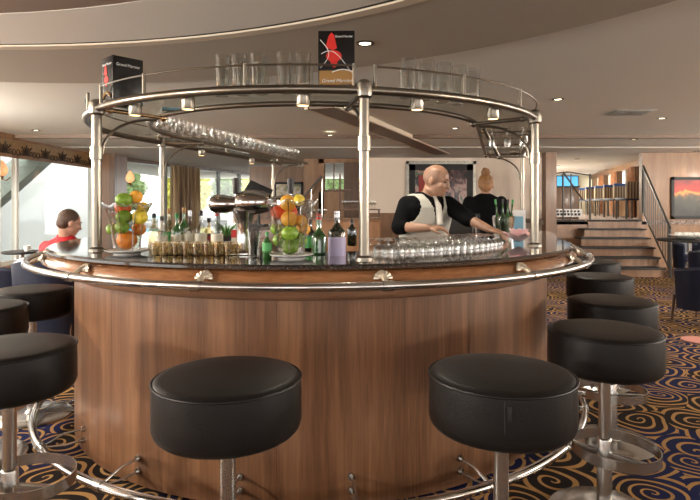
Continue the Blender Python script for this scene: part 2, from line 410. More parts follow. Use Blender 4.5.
foot_rail = obj('foot_rail', bm, 'chrome', bar, True)
for th in (-83, -70, -52.5, -34, -14, 6, 24, 44, 64, 84):
    bm = B(); v0, v1 = hp(1.775, th - .6), hp(1.775, th + .6); tube(bm, [(v0.x, v0.y, FZ), (v1.x, v1.y, FZ)], .025, 14); obj('sleeve', bm, 'steel', foot_rail, True)
    for dz in (.085, .145):
        bm = B(); tube(bm, [P3(1.555, th, dz), P3(1.66, th, dz), P3(1.73, th, FZ + (dz - .115) * .4), P3(1.775, th, FZ)], .0065, 8)
        tube(bm, [P3(1.558, th, dz), P3(1.575, th, dz)], .016, 12); obj('bracket', bm, 'steel', foot_rail, True)

# ------------------------------------------------------------------ overhead glass rack
RK = 1.862
rack = thing('overhead_glass_rack', 'curved metal canopy rack with glass shelves standing on posts above the bar', 'glass rack', (CX, CY, TOP))
RL, RR = 3.0, 2.5
def pp(R, s, z):
    """s: angle -90..90 on the arc, beyond that metres along an arm ('L', m) / ('R', m)"""
    if isinstance(s, tuple):
        v = hp(R, -90 if s[0] == 'L' else 90) + AX * s[1]
    else: v = hp(R, s)
    return Vector((v.x, v.y, z))
bm = B(); tube(bm, [(p.x, p.y, RK) for p in path(1.50, RL, RR, 90)], .0205, 14); obj('outer_ring', bm, 'brass', rack, True)
bm = B(); tube(bm, [(p.x, p.y, RK) for p in path(1.13, RL, RR, 90)], .0150, 12); obj('inner_ring', bm, 'brass', rack, True)
bm = B(); band(bm, [(1.135, RK + .014), (1.49, RK + .014), (1.49, RK + .022), (1.135, RK + .022)], RL, RR); obj('glass_shelf', bm, 'shelfglass', rack, True, ang=30)
SH = RK + .0225
posts = [(-34, .026), (26.7, .0235), (79, .024), (('L', .35), .020), (('L', 2.75), .018), (('R', 2.2), .018)]
for s, r in posts:
    bm = B(); tube(bm, [pp(1.5, s, TOP), pp(1.5, s, RK + .02)], r, 18)
    p = obj('post', bm, 'brass', rack, True)
    bm = B(); c = pp(1.5, s, 1.62); lathe(bm, [(r + .001, -.035), (r + .007, -.033), (r + .007, .033), (r + .001, .035)], 18, c); obj('collar', bm, 'brass', p, True)
    bm = B(); c = pp(1.5, s, TOP); lathe(bm, [(0, 0), (r + .016, .0), (r + .016, .008), (r + .003, .016), (r, .018)], 18, c); obj('foot_flange', bm, 'brass', p, True)
    bm = B(); c = pp(1.5, s, RK + .012)
    lathe(bm, [(r + .004, -.05), (r + .014, -.04), (r + .017, -.01), (r + .014, .02), (r * .7, .036), (0, .040)], 18, c); obj('cap', bm, 'brass', p, True)
    # curved arm from the post up to the inner ring
    bm = B(); a = pp(1.5, s, 1.60); pts = []
    for k in range(9):
        t = k / 8 * PI / 2; R_ = 1.47 - .30 * (1 - math.cos(t)); z = 1.63 + .20 * math.sin(t); pts.append(pp(R_, s, z))
    tube(bm, [a, pp(1.485, s, 1.585)] [:1] + [pp(1.475, s, 1.60)] + pts, .008, 8); obj('curved_arm', bm, 'brass', p, True)
    # round tie bar with ball ends
    bm = B(); tube(bm, [pp(1.5, s, RK), pp(1.13, s, RK - .015)], [.013, .011], 10); ell(bm, pp(1.13, s, RK - .015), (.022, .022, .022)); ell(bm, pp(1.43, s, RK - .003), (.019, .019, .019))
    obj('tie_bar', bm, 'warm_brass' if r > .024 else 'brass', rack, True)
# gallery rail above the shelf edge
GZ = 1.972
def aseq(a, b, n): return [a + (b - a) * k / n for k in range(n + 1)]
T_ = lambda q: th_at(1.5, q)
segs = [([('L', x) for x in (2.9, 2.2, 1.5, .8, .3)] + aseq(-88, -42, 20), [('L', 2.9), ('L', 1.5), ('L', .3), -42]),
        (aseq(T_(101), T_(354), 50), [T_(101), T_(144), T_(245), T_(354)]),
        (aseq(T_(375), 88, 40) + [('R', x) for x in (.5, 1.2, 2.0, 2.4)], [T_(375), T_(464), T_(520), ('R', .5), ('R', 2.4)])]
for sg, ends in segs:
    bm = B(); tube(bm, [pp(1.50, s, GZ) for s in sg], .0048, 8); gr = obj('gallery_rail', bm, 'brass', rack, True)
    for s in ends:
        bm = B(); tube(bm, [pp(1.5, s, RK + .01), pp(1.5, s, GZ + .008)], .009, 10); obj('gallery_post', bm, 'brass', gr, True)
for s in [th_at(1.44, q) for q in (135, 188, 303, 417, 493)] + [('L', .9), ('L', 2.0), ('R', .5)]:
    c = pp(1.44, s, RK - .012)
    bm = B(); lathe(bm, [(0, .010), (.026, .010), (.032, .004), (.032, -.050), (.030, -.054), (.026, -.046), (0, -.046)], 18, c); L = obj('downlight', bm, 'brass', rack, True)
    bm = B(); lathe(bm, [(0, -.0475), (.0255, -.0475), (.0255, -.0535), (0, -.0535)], 16, c); obj('glowing_lens', bm, 'lampsmall', L, True)

# ------------------------------------------------------------------ stools
SE = .808
def make_stool():
    t = thing('bar_stool', 'x', 'bar stool', (0, 0, 0), 0, None)
    bm = B(); R = .230
    lathe(bm, [(0, SE - .178), (.200, SE - .178), (.217, SE - .174), (.228, SE - .163), (.2335, SE - .145), (R + .003, SE - .10), (R + .003, SE - .06), (R + .001, SE - .026), (.230, SE - .013), (.220, SE - .004), (.203, SE + .0), (.1, SE + .004), (0, SE + .005)], 64)
    seat = obj('seat', bm, 'leather', t)
    bm = B(); n = 64; tube(bm, [(.2315 * math.cos(2 * PI * k / n), .2315 * math.sin(2 * PI * k / n), SE - .0125) for k in range(n)], .0042, 8, True); obj('piping', bm, 'leather', seat)
    bm = B(); tube(bm, [(-.003 + .0 * k, -R - .0025 + .002 * abs(k - 3) * .3, SE - .02 - .022 * k) for k in range(7)], .0016, 6); obj('side_seam', bm, 'black', seat)
    bm = B(); box(bm, (.004, -R - .0065, SE - .075), (.016, -R - .002, SE - .035), bevel=.001); obj('fabric_tag', bm, 'black', seat)
    bm = B(); lathe(bm, [(0, .01), (.031, .01), (.031, .33), (.029, .335), (.0245, .338), (.0245, SE - .19), (.0, SE - .19)], 28); col = obj('column', bm, 'steel', t)
    bm = B(); lathe(bm, [(0, SE - .205), (.09, SE - .19), (.12, SE - .1785), (0, SE - .1785)], 28); obj('seat_plate', bm, 'black', t)
    bm = B(); lathe(bm, [(0, 0), (.23, 0), (.232, .006), (.222, .013), (.12, .019), (.045, .026), (.036, .04), (0, .04)], 56); obj('base_plate', bm, 'steel', t)
    # open foot ring of flat steel strip with a cross bar
    bm = B(); n = 60; c0 = Vector((.0, -.075, 0)); out = []
    for k in range(n):
        a = 2 * PI * k / n; d = Vector((math.cos(a) * .185, math.sin(a) * .165, 0)); nrm = Vector((math.cos(a), math.sin(a), 0)) * .0022
        q = c0 + d; out.append([bm.verts.new(q + nrm + Vector((0, 0, .245))), bm.verts.new(q + nrm + Vector((0, 0, .29))), bm.verts.new(q - nrm + Vector((0, 0, .29))), bm.verts.new(q - nrm + Vector((0, 0, .245)))])
    for k in range(n):
        A, C = out[k], out[(k + 1) % n]
        for j in range(4): bm.faces.new((A[j], A[(j + 1) % 4], C[(j + 1) % 4], C[j]))
    fr_ = obj('foot_ring', bm, 'steel', t)
    bm = B(); box(bm, (-.184, -.012, .255), (.184, .012, .28), rz(math.radians(14)), .002); obj('cross_bar', bm, 'steel', fr_)
    return t
stool = make_stool()
ST = [(-.388, 1.764, 120, 'black leather round bar stool in front of the bar, left of the two nearest'),
      (.49, 1.80, -12, 'black leather bar stool with side seam and tag, right of the two nearest'),
      (1.10, 2.40, 120, 'black round bar stool on the patterned carpet, nearest in the right-hand row'),
      (1.475, 3.13, 155, 'black round bar stool, second from the camera in the right-hand row'),
      (1.87, 4.16, 70, 'black round bar stool, third from the camera in the right-hand row'),
      (2.28, 5.2, 80, 'black round bar stool, farthest in the right-hand row towards the stairs'),
      (-1.30, 2.12, 160, 'large black round bar stool at the left picture edge, nearest on the left side'),
      (-1.97, 2.94, 160, 'black round bar stool cut by the left picture edge, behind the nearest left one'),
      (-2.02, 3.53, -60, 'black round bar stool by the left bend of the bar, below the rail end')]
for i, (x, y, a, lb) in enumerate(ST):
    if i == 0:
        stool.location = (x, y, 0); stool.rotation_euler = (0, 0, math.radians(a)); stool['label'] = lb; stool['group'] = 'bar stools round the bar'
    else: dup(stool, (x, y, 0), math.radians(a), lb, 'bar stools round the bar')
# ------------------------------------------------------------------ room shell
CH = 2.45; CF = 2.40
WX = -5.45; RX = 7.6
bm = B(); box(bm, (-7, -3.5, -.1), (9.5, 24, 0)); struct('floor', bm, 'carpet')
def ellip(cx, cy, a, b, n=96): return [(cx + a * math.cos(2 * PI * k / n), cy + b * math.sin(2 * PI * k / n)) for k in range(n)]
def annulus(bm, A, Bp, z):
    va = [bm.verts.new((x, y, z)) for x, y in A]; vb = [bm.verts.new((x, y, z)) for x, y in Bp]; n = len(A)
    for k in range(n): bm.faces.new((va[k], va[(k + 1) % n], vb[(k + 1) % n], vb[k]))
    return va, vb
EC = (-2.4, 1.0); n = 96
def rect_ring(x0, y0, x1, y1, n):
    out = []
    for k in range(n):
        a = 2 * PI * k / n; dx, dy = math.cos(a), math.sin(a)
        tx = ((x1 if dx > 0 else x0) - EC[0]) / dx if abs(dx) > 1e-9 else 1e9
        ty = ((y1 if dy > 0 else y0) - EC[1]) / dy if abs(dy) > 1e-9 else 1e9
        t = min(tx, ty); out.append((EC[0] + dx * t, EC[1] + dy * t))
    return out
# corners: snap nearest sample to each corner
def snap(R, cs):
    R = list(R)
    for c in cs:
        k = min(range(len(R)), key=lambda i: (R[i][0] - c[0]) ** 2 + (R[i][1] - c[1]) ** 2); R[k] = c
    return R
outer = snap(rect_ring(-7.6, -3.5, 9.5, 9.0, n), [(-7.6, -3.5), (9.5, -3.5), (9.5, 9.0), (-7.6, 9.0)])
E1 = ellip(*EC, 4.75, 4.0); E2 = ellip(*EC, 3.80, 2.90); E3 = ellip(*EC, 3.72, 2.82); E4 = ellip(*EC, 2.9, 2.2)
def slabring(A, Bp, z0, z1):
    bm = B(); a0, b0 = annulus(bm, A, Bp, z0); a1, b1 = annulus(bm, A, Bp, z1); m = len(A)
    for k in range(m):
        bm.faces.new((a0[k], a0[(k + 1) % m], a1[(k + 1) % m], a1[k])); bm.faces.new((b0[k], b0[(k + 1) % m], b1[(k + 1) % m], b1[k]))
    return bm
struct('ceiling', slabring(outer, E1, CH, CH + .1), 'ceil')
struct('ceiling_soffit_ring', slabring(E1, E2, CH - .02, CH + .1), 'soffit', True)
struct('trim_1', slabring(E2, E3, CH - .024, CH + .08), 'trimcream', True)
E2b = ellip(*EC, 3.685, 2.785)
struct('trim_2', slabring(E3, E2b, CH - .012, CH + .2), 'black', True)
struct('ceiling_dome', slabring(E2b, E4, CH - .016, CH + .2), 'dome', True)
bm = B(); poly(bm, E4, CH - .014, CH + .15); struct('ceiling_dome_centre', bm, 'domecore')
bm = B(); box(bm, (-7.6, 9.0, CF), (9.5, 24, CF + .15)); struct('ceiling_rear', bm, 'ceil')
for i, (y0, d) in enumerate([(8.95, .09), (10.4, .04)]):
    bm = B(); box(bm, (-5.4, y0, (CF if y0 < 10 else CF - .008)), (7.5, y0 + d, CF + .05)); struct('trim_%d' % (3 + i), bm, 'ceil' if i else 'slot')
# long recessed air slot crossing the ceiling
a, b = Vector((-.32, 6.1)), Vector((1.95, 11.9)); d = (b - a).normalized(); q = Vector((d.y, -d.x))
for i, (o0, o1, mt) in enumerate([(-.2, -.16, 'trimcream'), (-.14, .14, 'slot'), (.16, .2, 'trimcream')]):
    bm = B(); poly(bm, [a + q * o0, b + q * o0, b + q * o1, a + q * o1], CF - .012, CH + .02); struct('trim_%d' % (6 + i), bm, mt)
# left wall with panoramic window
bm = B()
box(bm, (WX - .15, -3.5, 0), (WX, 8.6, .35)); box(bm, (WX - .15, -3.5, 2.1), (WX, 8.6, CH)); box(bm, (WX - .15, 8.6, 2.1), (WX, 12.2, CH + .0)); box(bm, (WX - .15, 8.6, 0), (WX, 12.2, .35))
for y in (-3.5, 1.0, 4.6, 8.35): box(bm, (WX - .15, y, .35), (WX, y + .2, 2.1))
struct('wall_left', bm, 'oakwall')
bm = B(); box(bm, (WX, 5.0, 2.12), (WX + .02, 11.6, 2.36)); struct('trim_9', bm, 'goldfrieze')
bm = B(); box(bm, (WX, -3.5, 2.36), (WX + .05, 11.8, CH)); box(bm, (WX, -3.5, 2.08), (WX + .05, 11.8, 2.12)); struct('trim_10', bm, 'oakwall')
# frieze ornaments: fan shaped palmettes
for k in range(7):
    y = 8.15 + k * .58; bm = B(); c = Vector((WX + .024, y, 2.15))
    for j in range(9):
        a_ = math.radians(8 + 164 * j / 8); L_ = .17 if j % 2 == 0 else .13
        tube(bm, [c, c + Vector((.004, math.cos(a_) * L_ * 1.25, math.sin(a_) * L_))], [.008, .012], 6)
    for s in (-1, 1): tube(bm, [c + Vector((0, s * .23 + .05 * math.cos(u / 4 * PI), .02 + .05 * math.sin(u / 4 * PI))) for u in range(9)], .008, 6, True)
    box(bm, (WX + .018, y - .25, 2.135), (WX + .028, y + .25, 2.15))
    tag(obj('palmette_ornament', bm, 'ornament'), 'black palmette ornament on the gilded frieze above the left window', 'ornament', 'palmettes along the window frieze')
bm = B()
for y in (8.62, 9.1, 11.75): box(bm, (WX - .1, y, .35), (WX - .02, y + .07, 2.1))
box(bm, (WX - .1, 8.6, .35), (WX - .02, 12.2, .42)); win = struct('window_1', bm, 'blind')
bm = B(); box(bm, (WX - .07, 8.6, .35), (WX - .06, 12.2, 2.1)); obj('window_pane', bm, 'pane', win)
bm = B(); box(bm, (WX - .15, 11.85, 0), (-5.02, 12.5, CF)); struct('wall_pier_left', bm, 'walnutwall')
bm = B(); box(bm, (-5.12, 11.80, 0), (-5.0, 11.9, CF)); struct('trim_11', bm, 'darkwood')
# tapering window wall beyond the pier
A_, B_ = Vector((-5.25, 12.5)), Vector((-3.3, 19.9)); dd = (B_ - A_).normalized(); LW = (B_ - A_).length; nn = Vector((-dd.y, dd.x))
def strip(u0, u1, z0, z1, t0=0., t1=.12):
    a = A_ + dd * u0; b = A_ + dd * u1; return [a + nn * t0, b + nn * t0, b + nn * t1, a + nn * t1], z0, z1
bm = B()
poly(bm, *strip(0, LW, 0, .4)); poly(bm, *strip(0, LW, 2.31, CF))
struct('wall_left_rear', bm, 'darkwood')
bm = B()
us = [0, 1.9, 3.4, 4.76, 6.2, LW - .1]
for u in us: poly(bm, *strip(u, u + .12, .4, 2.31, .02, .1))
win2 = struct('window_2', bm, 'outgrey')
bm = B(); poly(bm, *strip(0, LW, .4, 2.31, .05, .06)); obj('window_pane', bm, 'pane', win2)
def curtain(u0, u1, z0, z1, lb, amp=.06, off=-.12, mat='curtain', org=A_, dr=dd, nr=nn, waves=9):
    bm = B(); n = 72; rows = []
    for j, z in enumerate((z0, (z0 + z1) / 2, z1)):
        rows.append([])
        for k in range(n + 1):
            u = u0 + (u1 - u0) * k / n; w = amp * math.sin(k / n * 2 * PI * waves) * (1 if j < 2 else .7) + .015 * math.sin(k * 1.7)
            p = org + dr * u + nr * (off + w); rows[-1].append(bm.verts.new((p.x, p.y, z)))
    for a, c in zip(rows, rows[1:]):
        for k in range(n): bm.faces.new((a[k], a[k + 1], c[k + 1], c[k]))
    o = obj('curtain', bm, mat, ang=80); o.modifiers.new('thickness', 'SOLIDIFY').thickness = .008
    return tag(o, lb, 'curtain')
curtain(2.0, 3.38, .05, 2.34, 'bronze brown pleated curtain between the bright rear left windows')
# rear walls
bm = B(); box(bm, (-2.72, 15.0, 0), (-1.05, 15.12, 2.34)); struct('wall_rear_left', bm, 'oakwall')
bm = B(); box(bm, (-.15, 13.2, 0), (.25, 13.35, CF)); box(bm, (-.75, 13.2, 0), (-.15, 13.35, 1.62)); box(bm, (-.75, 13.2, 2.3), (-.15, 13.35, CF)); box(bm, (-1.1, 13.2, 0), (-.62, 13.35, CF)); box(bm, (-1.1, 13.35, 0), (-1.0, 15.0, CF)); struct('wall_rear_centre', bm, 'oakwall')
bm = B(); box(bm, (-.62, 13.24, 1.62), (-.15, 13.3, 1.66)); box(bm, (-.40, 13.24, 1.62), (-.37, 13.3, 2.3)); box(bm, (-.62, 13.24, 1.62), (-.59, 13.3, 2.3)); w3 = struct('window_3', bm, 'darkwood')
bm = B(); box(bm, (-.62, 13.27, 1.62), (-.15, 13.28, 2.3)); obj('window_pane', bm, 'pane', w3)
bm = B(); box(bm, (.25, 12.9, 0), (4.6, 13.05, CF)); struct('wall_rear', bm, 'beige')
bm = B(); box(bm, (-.15, 13.16, 1.0), (.25, 13.2, 2.32)); struct('trim_12', bm, 'darkwood')
bm = B(); box(bm, (.25, 12.84, 0), (4.0, 12.9, 1.1)); box(bm, (.25, 12.80, 1.08), (4.0, 12.9, 1.12)); struct('trim_13', bm, 'walnutwall')
bm = B(); box(bm, (4.06, 11.5, 0), (4.28, 11.75, CF)); struct('wall_pier_right', bm, 'walnutwall')
# right wall beside the stairs
bm = B(); box(bm, (6.12, 11.62, 0), (9.5, 11.75, CF)); struct('wall_right', bm, 'oakwall')
bm = B(); box(bm, (4.32, 11.60, 0), (6.2, 11.72, .96)); struct('wall_stair_front', bm, 'riser')
# raised deck beyond
bm = B(); box(bm, (4.0, 11.6, .90), (9.2, 22, .99)); struct('floor_upper', bm, 'deckcarpet')
bm = B(); box(bm, (4.32, 11.57, .965), (4.9, 11.6, .993)); struct('trim_15', bm, 'black')
bm = B(); box(bm, (3.9, 21, .99), (10, 21.1, CF)); struct('wall_upper_rear', bm, 'cream')
bm = B(); box(bm, (4.5, 13.05, 0), (4.6, 21, CF)); struct('wall_upper_left', bm, 'cream')
# taper wall with windows, upper deck right
A2, B2 = Vector((6.55, 11.75)), Vector((9.1, 21.0)); d2 = (B2 - A2).normalized(); n2 = Vector((d2.y, -d2.x)); L2 = (B2 - A2).length
bm = B()
def st2(u0, u1, z0, z1, t0=0., t1=.12):
    a = A2 + d2 * u0; b = A2 + d2 * u1; return [a + n2 * t0, b + n2 * t0, b + n2 * t1, a + n2 * t1], z0, z1
poly(bm, *st2(0, L2, .99, 1.45)); poly(bm, *st2(0, L2, 2.25, CF))
for u in (0, 2.2, 4.4, 6.6, 8.8): poly(bm, *st2(u, u + .5, 1.45, 2.25))
struct('wall_upper_right', bm, 'oakwall')
bm = B()
for u in (.5, 1.3, 2.7, 3.5, 4.9, 5.7, 7.1, 7.9): poly(bm, *st2(u, u + .06, 1.45, 2.25, .02, .1))
w4 = struct('window_4', bm, 'blind')
bm = B(); poly(bm, *st2(0, L2, 1.45, 2.25, .05, .06)); obj('window_pane', bm, 'pane', w4)
for i, u in enumerate((.15, 2.1, 4.3, 6.5)):
    curtain(u, u + .55, 1.0, 2.26, ['orange brown curtain at the head of the stairs', 'orange brown curtain on the upper deck, second window', 'orange brown curtain on the upper deck, third window', 'orange brown curtain on the upper deck, farthest window'][i], .04, -.07, 'orangecurtain', A2, d2, n2, 4)
# stairs (flared, six risers)
def stair_x(i): t = i / 5; return 4.04 + .93 * t, 5.73 + .36 * t
for i in range(6):
    x0, x1 = stair_x(i); y0 = 10.1 + .3 * i; y1 = 11.62 if i < 5 else 11.7; z = .165 * (i + 1)
    bm = B(); poly(bm, [(x0, y0 + .03), (x1, y0 + .03), (stair_x(5)[1], y1 + .0), (stair_x(5)[0], y1 + .0)], .165 * i, z - .03)
    if i == 5: bm.clear(); poly(bm, [(x0, y0 - .015), (x1, y0 - .015), (x1, y0 - .002), (x0, y0 - .002)], .165 * i, z - .03)
    struct('stair_riser_%d' % (i + 1), bm, 'riser')
    bm = B(); poly(bm, [(x0 - .02, y0 - .01), (x1 + .02, y0 - .01), (x1 + .02, y0 + .33), (x0 - .02, y0 + .33)], z - .03, z); struct('stair_tread_%d' % (i + 1), bm, 'black')
# behind-camera side walls keep the room closed
bm = B(); box(bm, (9.4, -3.5, 0), (9.5, 11.7, .8)); box(bm, (9.4, -3.5, 2.15), (9.5, 11.7, CH)); 
for y in (-3.5, 0, 3.5, 7, 10.8): box(bm, (9.4, y, .8), (9.5, y + .5, 2.15))
struct('wall_right_side', bm, 'oakwall')
bm = B(); box(bm, (-7, -3.6, 0), (9.5, -3.5, .7)); box(bm, (-7, -3.6, 2.15), (9.5, -3.5, CH))
for x in (-7, -4.6, -2.4, -.1, 2.2, 4.5, 6.8, 8.9): box(bm, (x, -3.6, .7), (x + .6, -3.5, 2.15))
struct('wall_back', bm, 'walnutwall')
# ------------------------------------------------------------------ things on the rack
def carton(px, Y, w, d, h, rot, name, lb):
    c = Vector((X(px, Y), Y, SH)); t = thing(name, lb, 'box', c, rot)
    bm = B(); box(bm, (-w / 2, -d / 2, .0), (w / 2, d / 2, h), bevel=.0015); obj('carton_body', bm, 'blackgloss', t); return t
# left carton: a corner faces the camera
cx_, cy_ = pp(1.33, -41, 0).x, pp(1.33, -41, 0).y
bx = thing('gift_carton', 'black gift carton turned corner-on, on the rack shelf above the left post', 'box', (-1.255, 3.06, SH), math.radians(48))
bm = B(); box(bm, (-.085, -.068, 0), (.085, .068, .255), bevel=.0015); obj('carton_body', bm, 'blackgloss', bx)
text('printed_name', 'Grand Marnier', .022, 'paper', (0, -.0687, .21), (PI / 2, 0, 0), bx)
text('printed_name', 'Grand Marnier', .018, 'paper', (-.0857, .0, .215), (PI / 2, 0, -PI / 2), bx)
def figure(parent, sc, oz, y0, rot=None):
    """red seated silhouette with sweeping white lines"""
    mt = (rot or Matrix.Identity(4))
    bm = B()
    def blob(pts, dz=.0012):
        a = [bm.verts.new(mt @ Vector((x * sc, y0 - dz, oz + z * sc))) for x, z in pts]; b = [bm.verts.new(mt @ Vector((x * sc, y0, oz + z * sc))) for x, z in pts]; n = len(a)
        bm.faces.new(a); bm.faces.new(b[::-1])
        for k in range(n): bm.faces.new((a[k], a[(k + 1) % n], b[(k + 1) % n], b[k]))
    blob([(-.30, .60), (-.10, .52), (.02, .58), (-.02, .75), (-.06, .95), (-.14, 1.02), (-.22, .92), (-.26, .76)])
    blob([(.22 * math.cos(a / 20 * 2 * PI) - .07, .16 * math.sin(a / 20 * 2 * PI) + .36) for a in range(20)])
    blob([(-.17, .22), (.04, .22), (.0, .08), (-.06, .02), (-.12, .08)])
    return obj('red_figure', bm, 'red', parent)
fg = figure(bx, .12, .09, -.0855, rz(-PI / 2)); 
bm = B(); tube(bm, [(-.0865, .05 - .1 * k / 8, .03 + .03 * math.sin(k / 8 * 3)) for k in range(9)], .008, 6); obj('gold_swirl', bm, 'goldprint', bx)
bk = thing('display_carton', 'black upright display carton with red figure standing on the front of the rack shelf', 'box', (-.062, 2.60, SH), math.radians(-2))
W_, H_ = .168, .262
bm = B(); box(bm, (-W_ / 2, -.035, 0), (W_ / 2, .035, H_), bevel=.0015); obj('carton_body', bm, 'blackgloss', bk)
figure(bk, .165, .085, -.0355)
text('printed_name', 'Grand Marnier', .0135, 'paper', (.035, -.0357, .235), (PI / 2, 0, 0), bk)
text('printed_script', 'Grand Marnier', .0235, 'paper', (.002, -.0378, .030), (PI / 2, 0, 0), bk, shear=.3)
bm = B(); a = bmesh.ops.create_grid(bm, x_segments=1, y_segments=1, size=.5)['verts']
for v in a: v.co = Vector((v.co.x * (W_ - .01), -.0362, .045 + v.co.y * .065))
obj('gold_panel', bm, 'goldprint', bk)
bm = B(); tube(bm, [(-.07 + .15 * k / 14, -.0362, .155 - .075 * (k / 14) ** 2 + .02 * math.sin(k / 3)) for k in range(15)], .0016, 6)
tube(bm, [(-.075 + .04 * math.sin(k / 14 * PI), -.0362, .09 + .13 * k / 14) for k in range(15)], .0014, 6)
tube(bm, [(-.02 + .1 * k / 14, -.0365, .07 + .012 * math.sin(k / 14 * PI)) for k in range(15)], .003, 6)
obj('white_swirl', bm, 'paper', bk)
# folded blue card on the shelf near left post
t = thing('blue_card', 'small blue and white card lying on the rack shelf under the gift carton', 'card', (-1.02, 3.22, SH), .4)
bm = B(); box(bm, (-.07, -.04, 0), (.07, .04, .012)); obj('card_body', bm, 'bluecard', t); bm = B(); box(bm, (-.05, -.03, .012), (.01, .03, .0135)); obj('white_panel', bm, 'paper', t)

def glass_tall(name, lb, r, h, grp):
    t = thing(name, lb, 'glass', (0, 0, 0), 0, grp)
    bm = B(); lathe(bm, [(0, .0), (r * .86, .0), (r * .9, .01), (r, h), (r - .002, h), (r * .9 - .003, .014), (0, .012)], 20); obj('glass_bowl', bm, 'frost', t, ang=60)
    return t
g0 = glass_tall('highball_glass', '', .037, .155, None)
lb_l = 'tall clear tumbler on the front of the rack shelf, left of the display carton'
lb_r = 'tall clear tumbler on the rack shelf to the right of the front post'
first = True
def putg(s, R, lb, grp, z=SH):
    global first
    v = pp(R, s, z)
    if first: g0.location = v; g0['label'] = lb; g0['group'] = grp; first = False
    else: dup(g0, v, rnd.random() * 6, lb, grp)
def th_at(R, px, z=SH):
    a, b = -75., 78.
    for _ in range(40):
        m_ = (a + b) / 2; v = hp(R, m_)
        if 350 + F * v.x / v.y < px: a = m_
        else: b = m_
    return a
for R, pxs, lb, gp in ((1.43, (223, 239, 258, 284, 303), lb_l, 'tumblers left of the display carton'), (1.27, (222, 243, 262, 287, 306), lb_l, 'tumblers left of the display carton'),
        (1.43, (409, 427, 444, 459, 473), lb_r, 'tumblers right of the front post'), (1.27, (406, 424, 442, 457), lb_r, 'tumblers right of the front post')):
    for q in pxs: putg(th_at(R, q), R, lb, gp)
# small pieces at left post
t = thing('wine_goblet', 'clear stemmed goblet standing on the rack beside the left post', 'glass', pp(1.38, -49, SH))
def goblet(t, s=1., mat='frost', inv=False):
    f = (lambda z: .15 * s - z) if inv else (lambda z: z)
    pr = [(0, 0), (.030, 0), (.028, .003), (.006, .007), (.0035, .02), (.0035, .065), (.010, .072), (.026, .088), (.032, .108), (.029, .15), (.0275, .15), (.030, .108), (.024, .091), (0, .076)]
    bm = B(); lathe(bm, [(r * s, f(z * s)) for r, z in pr], 16); return obj('goblet_body', bm, mat, t, ang=60)
goblet(t, 1.1)
# stemmed glasses standing along the left arm of the rack
wg = thing('wine_glass', 'clear wine glass in the long rows on the left arm of the overhead rack', 'glass', (0, 0, 0), 0, 'wine glasses on the rack arm'); goblet(wg, .92, 'spark')
k_ = 0
for row, R in enumerate((1.19, 1.29, 1.39)):
    for j in range(22):
        s = ('L', .02 + j * .132 + (row % 2) * .05); v = pp(R, s, SH)
        if k_ == 0: wg.location = v
        else: dup(wg, v, rnd.random() * 6)
        k_ += 1
# hanging glasses on the right arm
hg = thing('hanging_glass', 'stemmed glass hanging upside down under the right arm of the overhead rack', 'glass', (0, 0, 0), 0, 'hanging glasses on the right'); goblet(hg, .72, 'spark', inv=True)
k_ = 0
for row, R in enumerate((1.22, 1.32, 1.42)):
    for j in range(2):
        v = pp(R, ('R', .02 + j * .16), RK - .126)
        if k_ == 0: hg.location = v
        else: dup(hg, v, 0)
        k_ += 1
bm = B()
for R in (1.16, 1.24, 1.28, 1.36): tube(bm, [pp(R, ('R', .3), RK - .016), pp(R, ('R', 2.1), RK - .016)], .004, 8)
for m_ in (.3, 1.2, 2.1): tube(bm, [pp(1.13, ('R', m_), RK - .008), pp(1.5, ('R', m_), RK - .008)], .005, 8)
obj('hanger_rails', bm, 'brass', rack, True)
bm = B(); tube(bm, [P(484, 129, 3.80), P(499, 157, 3.95)], .012, 10); ell(bm, P(499, 157, 3.95), (.018, .018, .018)); tube(bm, [P(499, 157, 3.95), P(527, 157, 3.78)], .005, 8)
obj('hanger_frame', bm, 'brass', rack, True)

# ------------------------------------------------------------------ things on the counter
def fruit(kind, c, r, lb, grp):
    nm, mt = {'orange': ('orange', 'orange'), 'gf': ('orange', 'amberfruit'), 'lemon': ('lemon', 'lemon'), 'lime': ('lime', 'lime'), 'blood': ('orange', 'blood')}[kind]
    bm = B(); st = 1.16 if kind in ('lemon', 'lime') else .96
    a = rnd.random() * 6; mt4 = Matrix.Rotation(a, 4, 'Z') @ Matrix.Rotation(PI / 2 if st > 1 else .25, 4, 'X')
    pr = []
    for i in range(15):
        u = PI * i / 14; rr = math.sin(u); z = -math.cos(u) * st
        if kind == 'lemon' and abs(z) > 1.0: z *= 1.08
        pr.append((rr * r if 0 < i < 14 else 0, z * r))
    lathe(bm, pr, 22, mat=mt4)
    o = obj(nm, bm, mt); o.location = c; tag(o, lb, nm if nm != 'orange' else 'orange', grp)
    bm = B(); e = mt4.to_3x3() @ Vector((0, 0, st * r * 1.0)); ell(bm, e, (.004, .004, .003)); obj('stem_scar', bm, 'leaf', o)
    return o
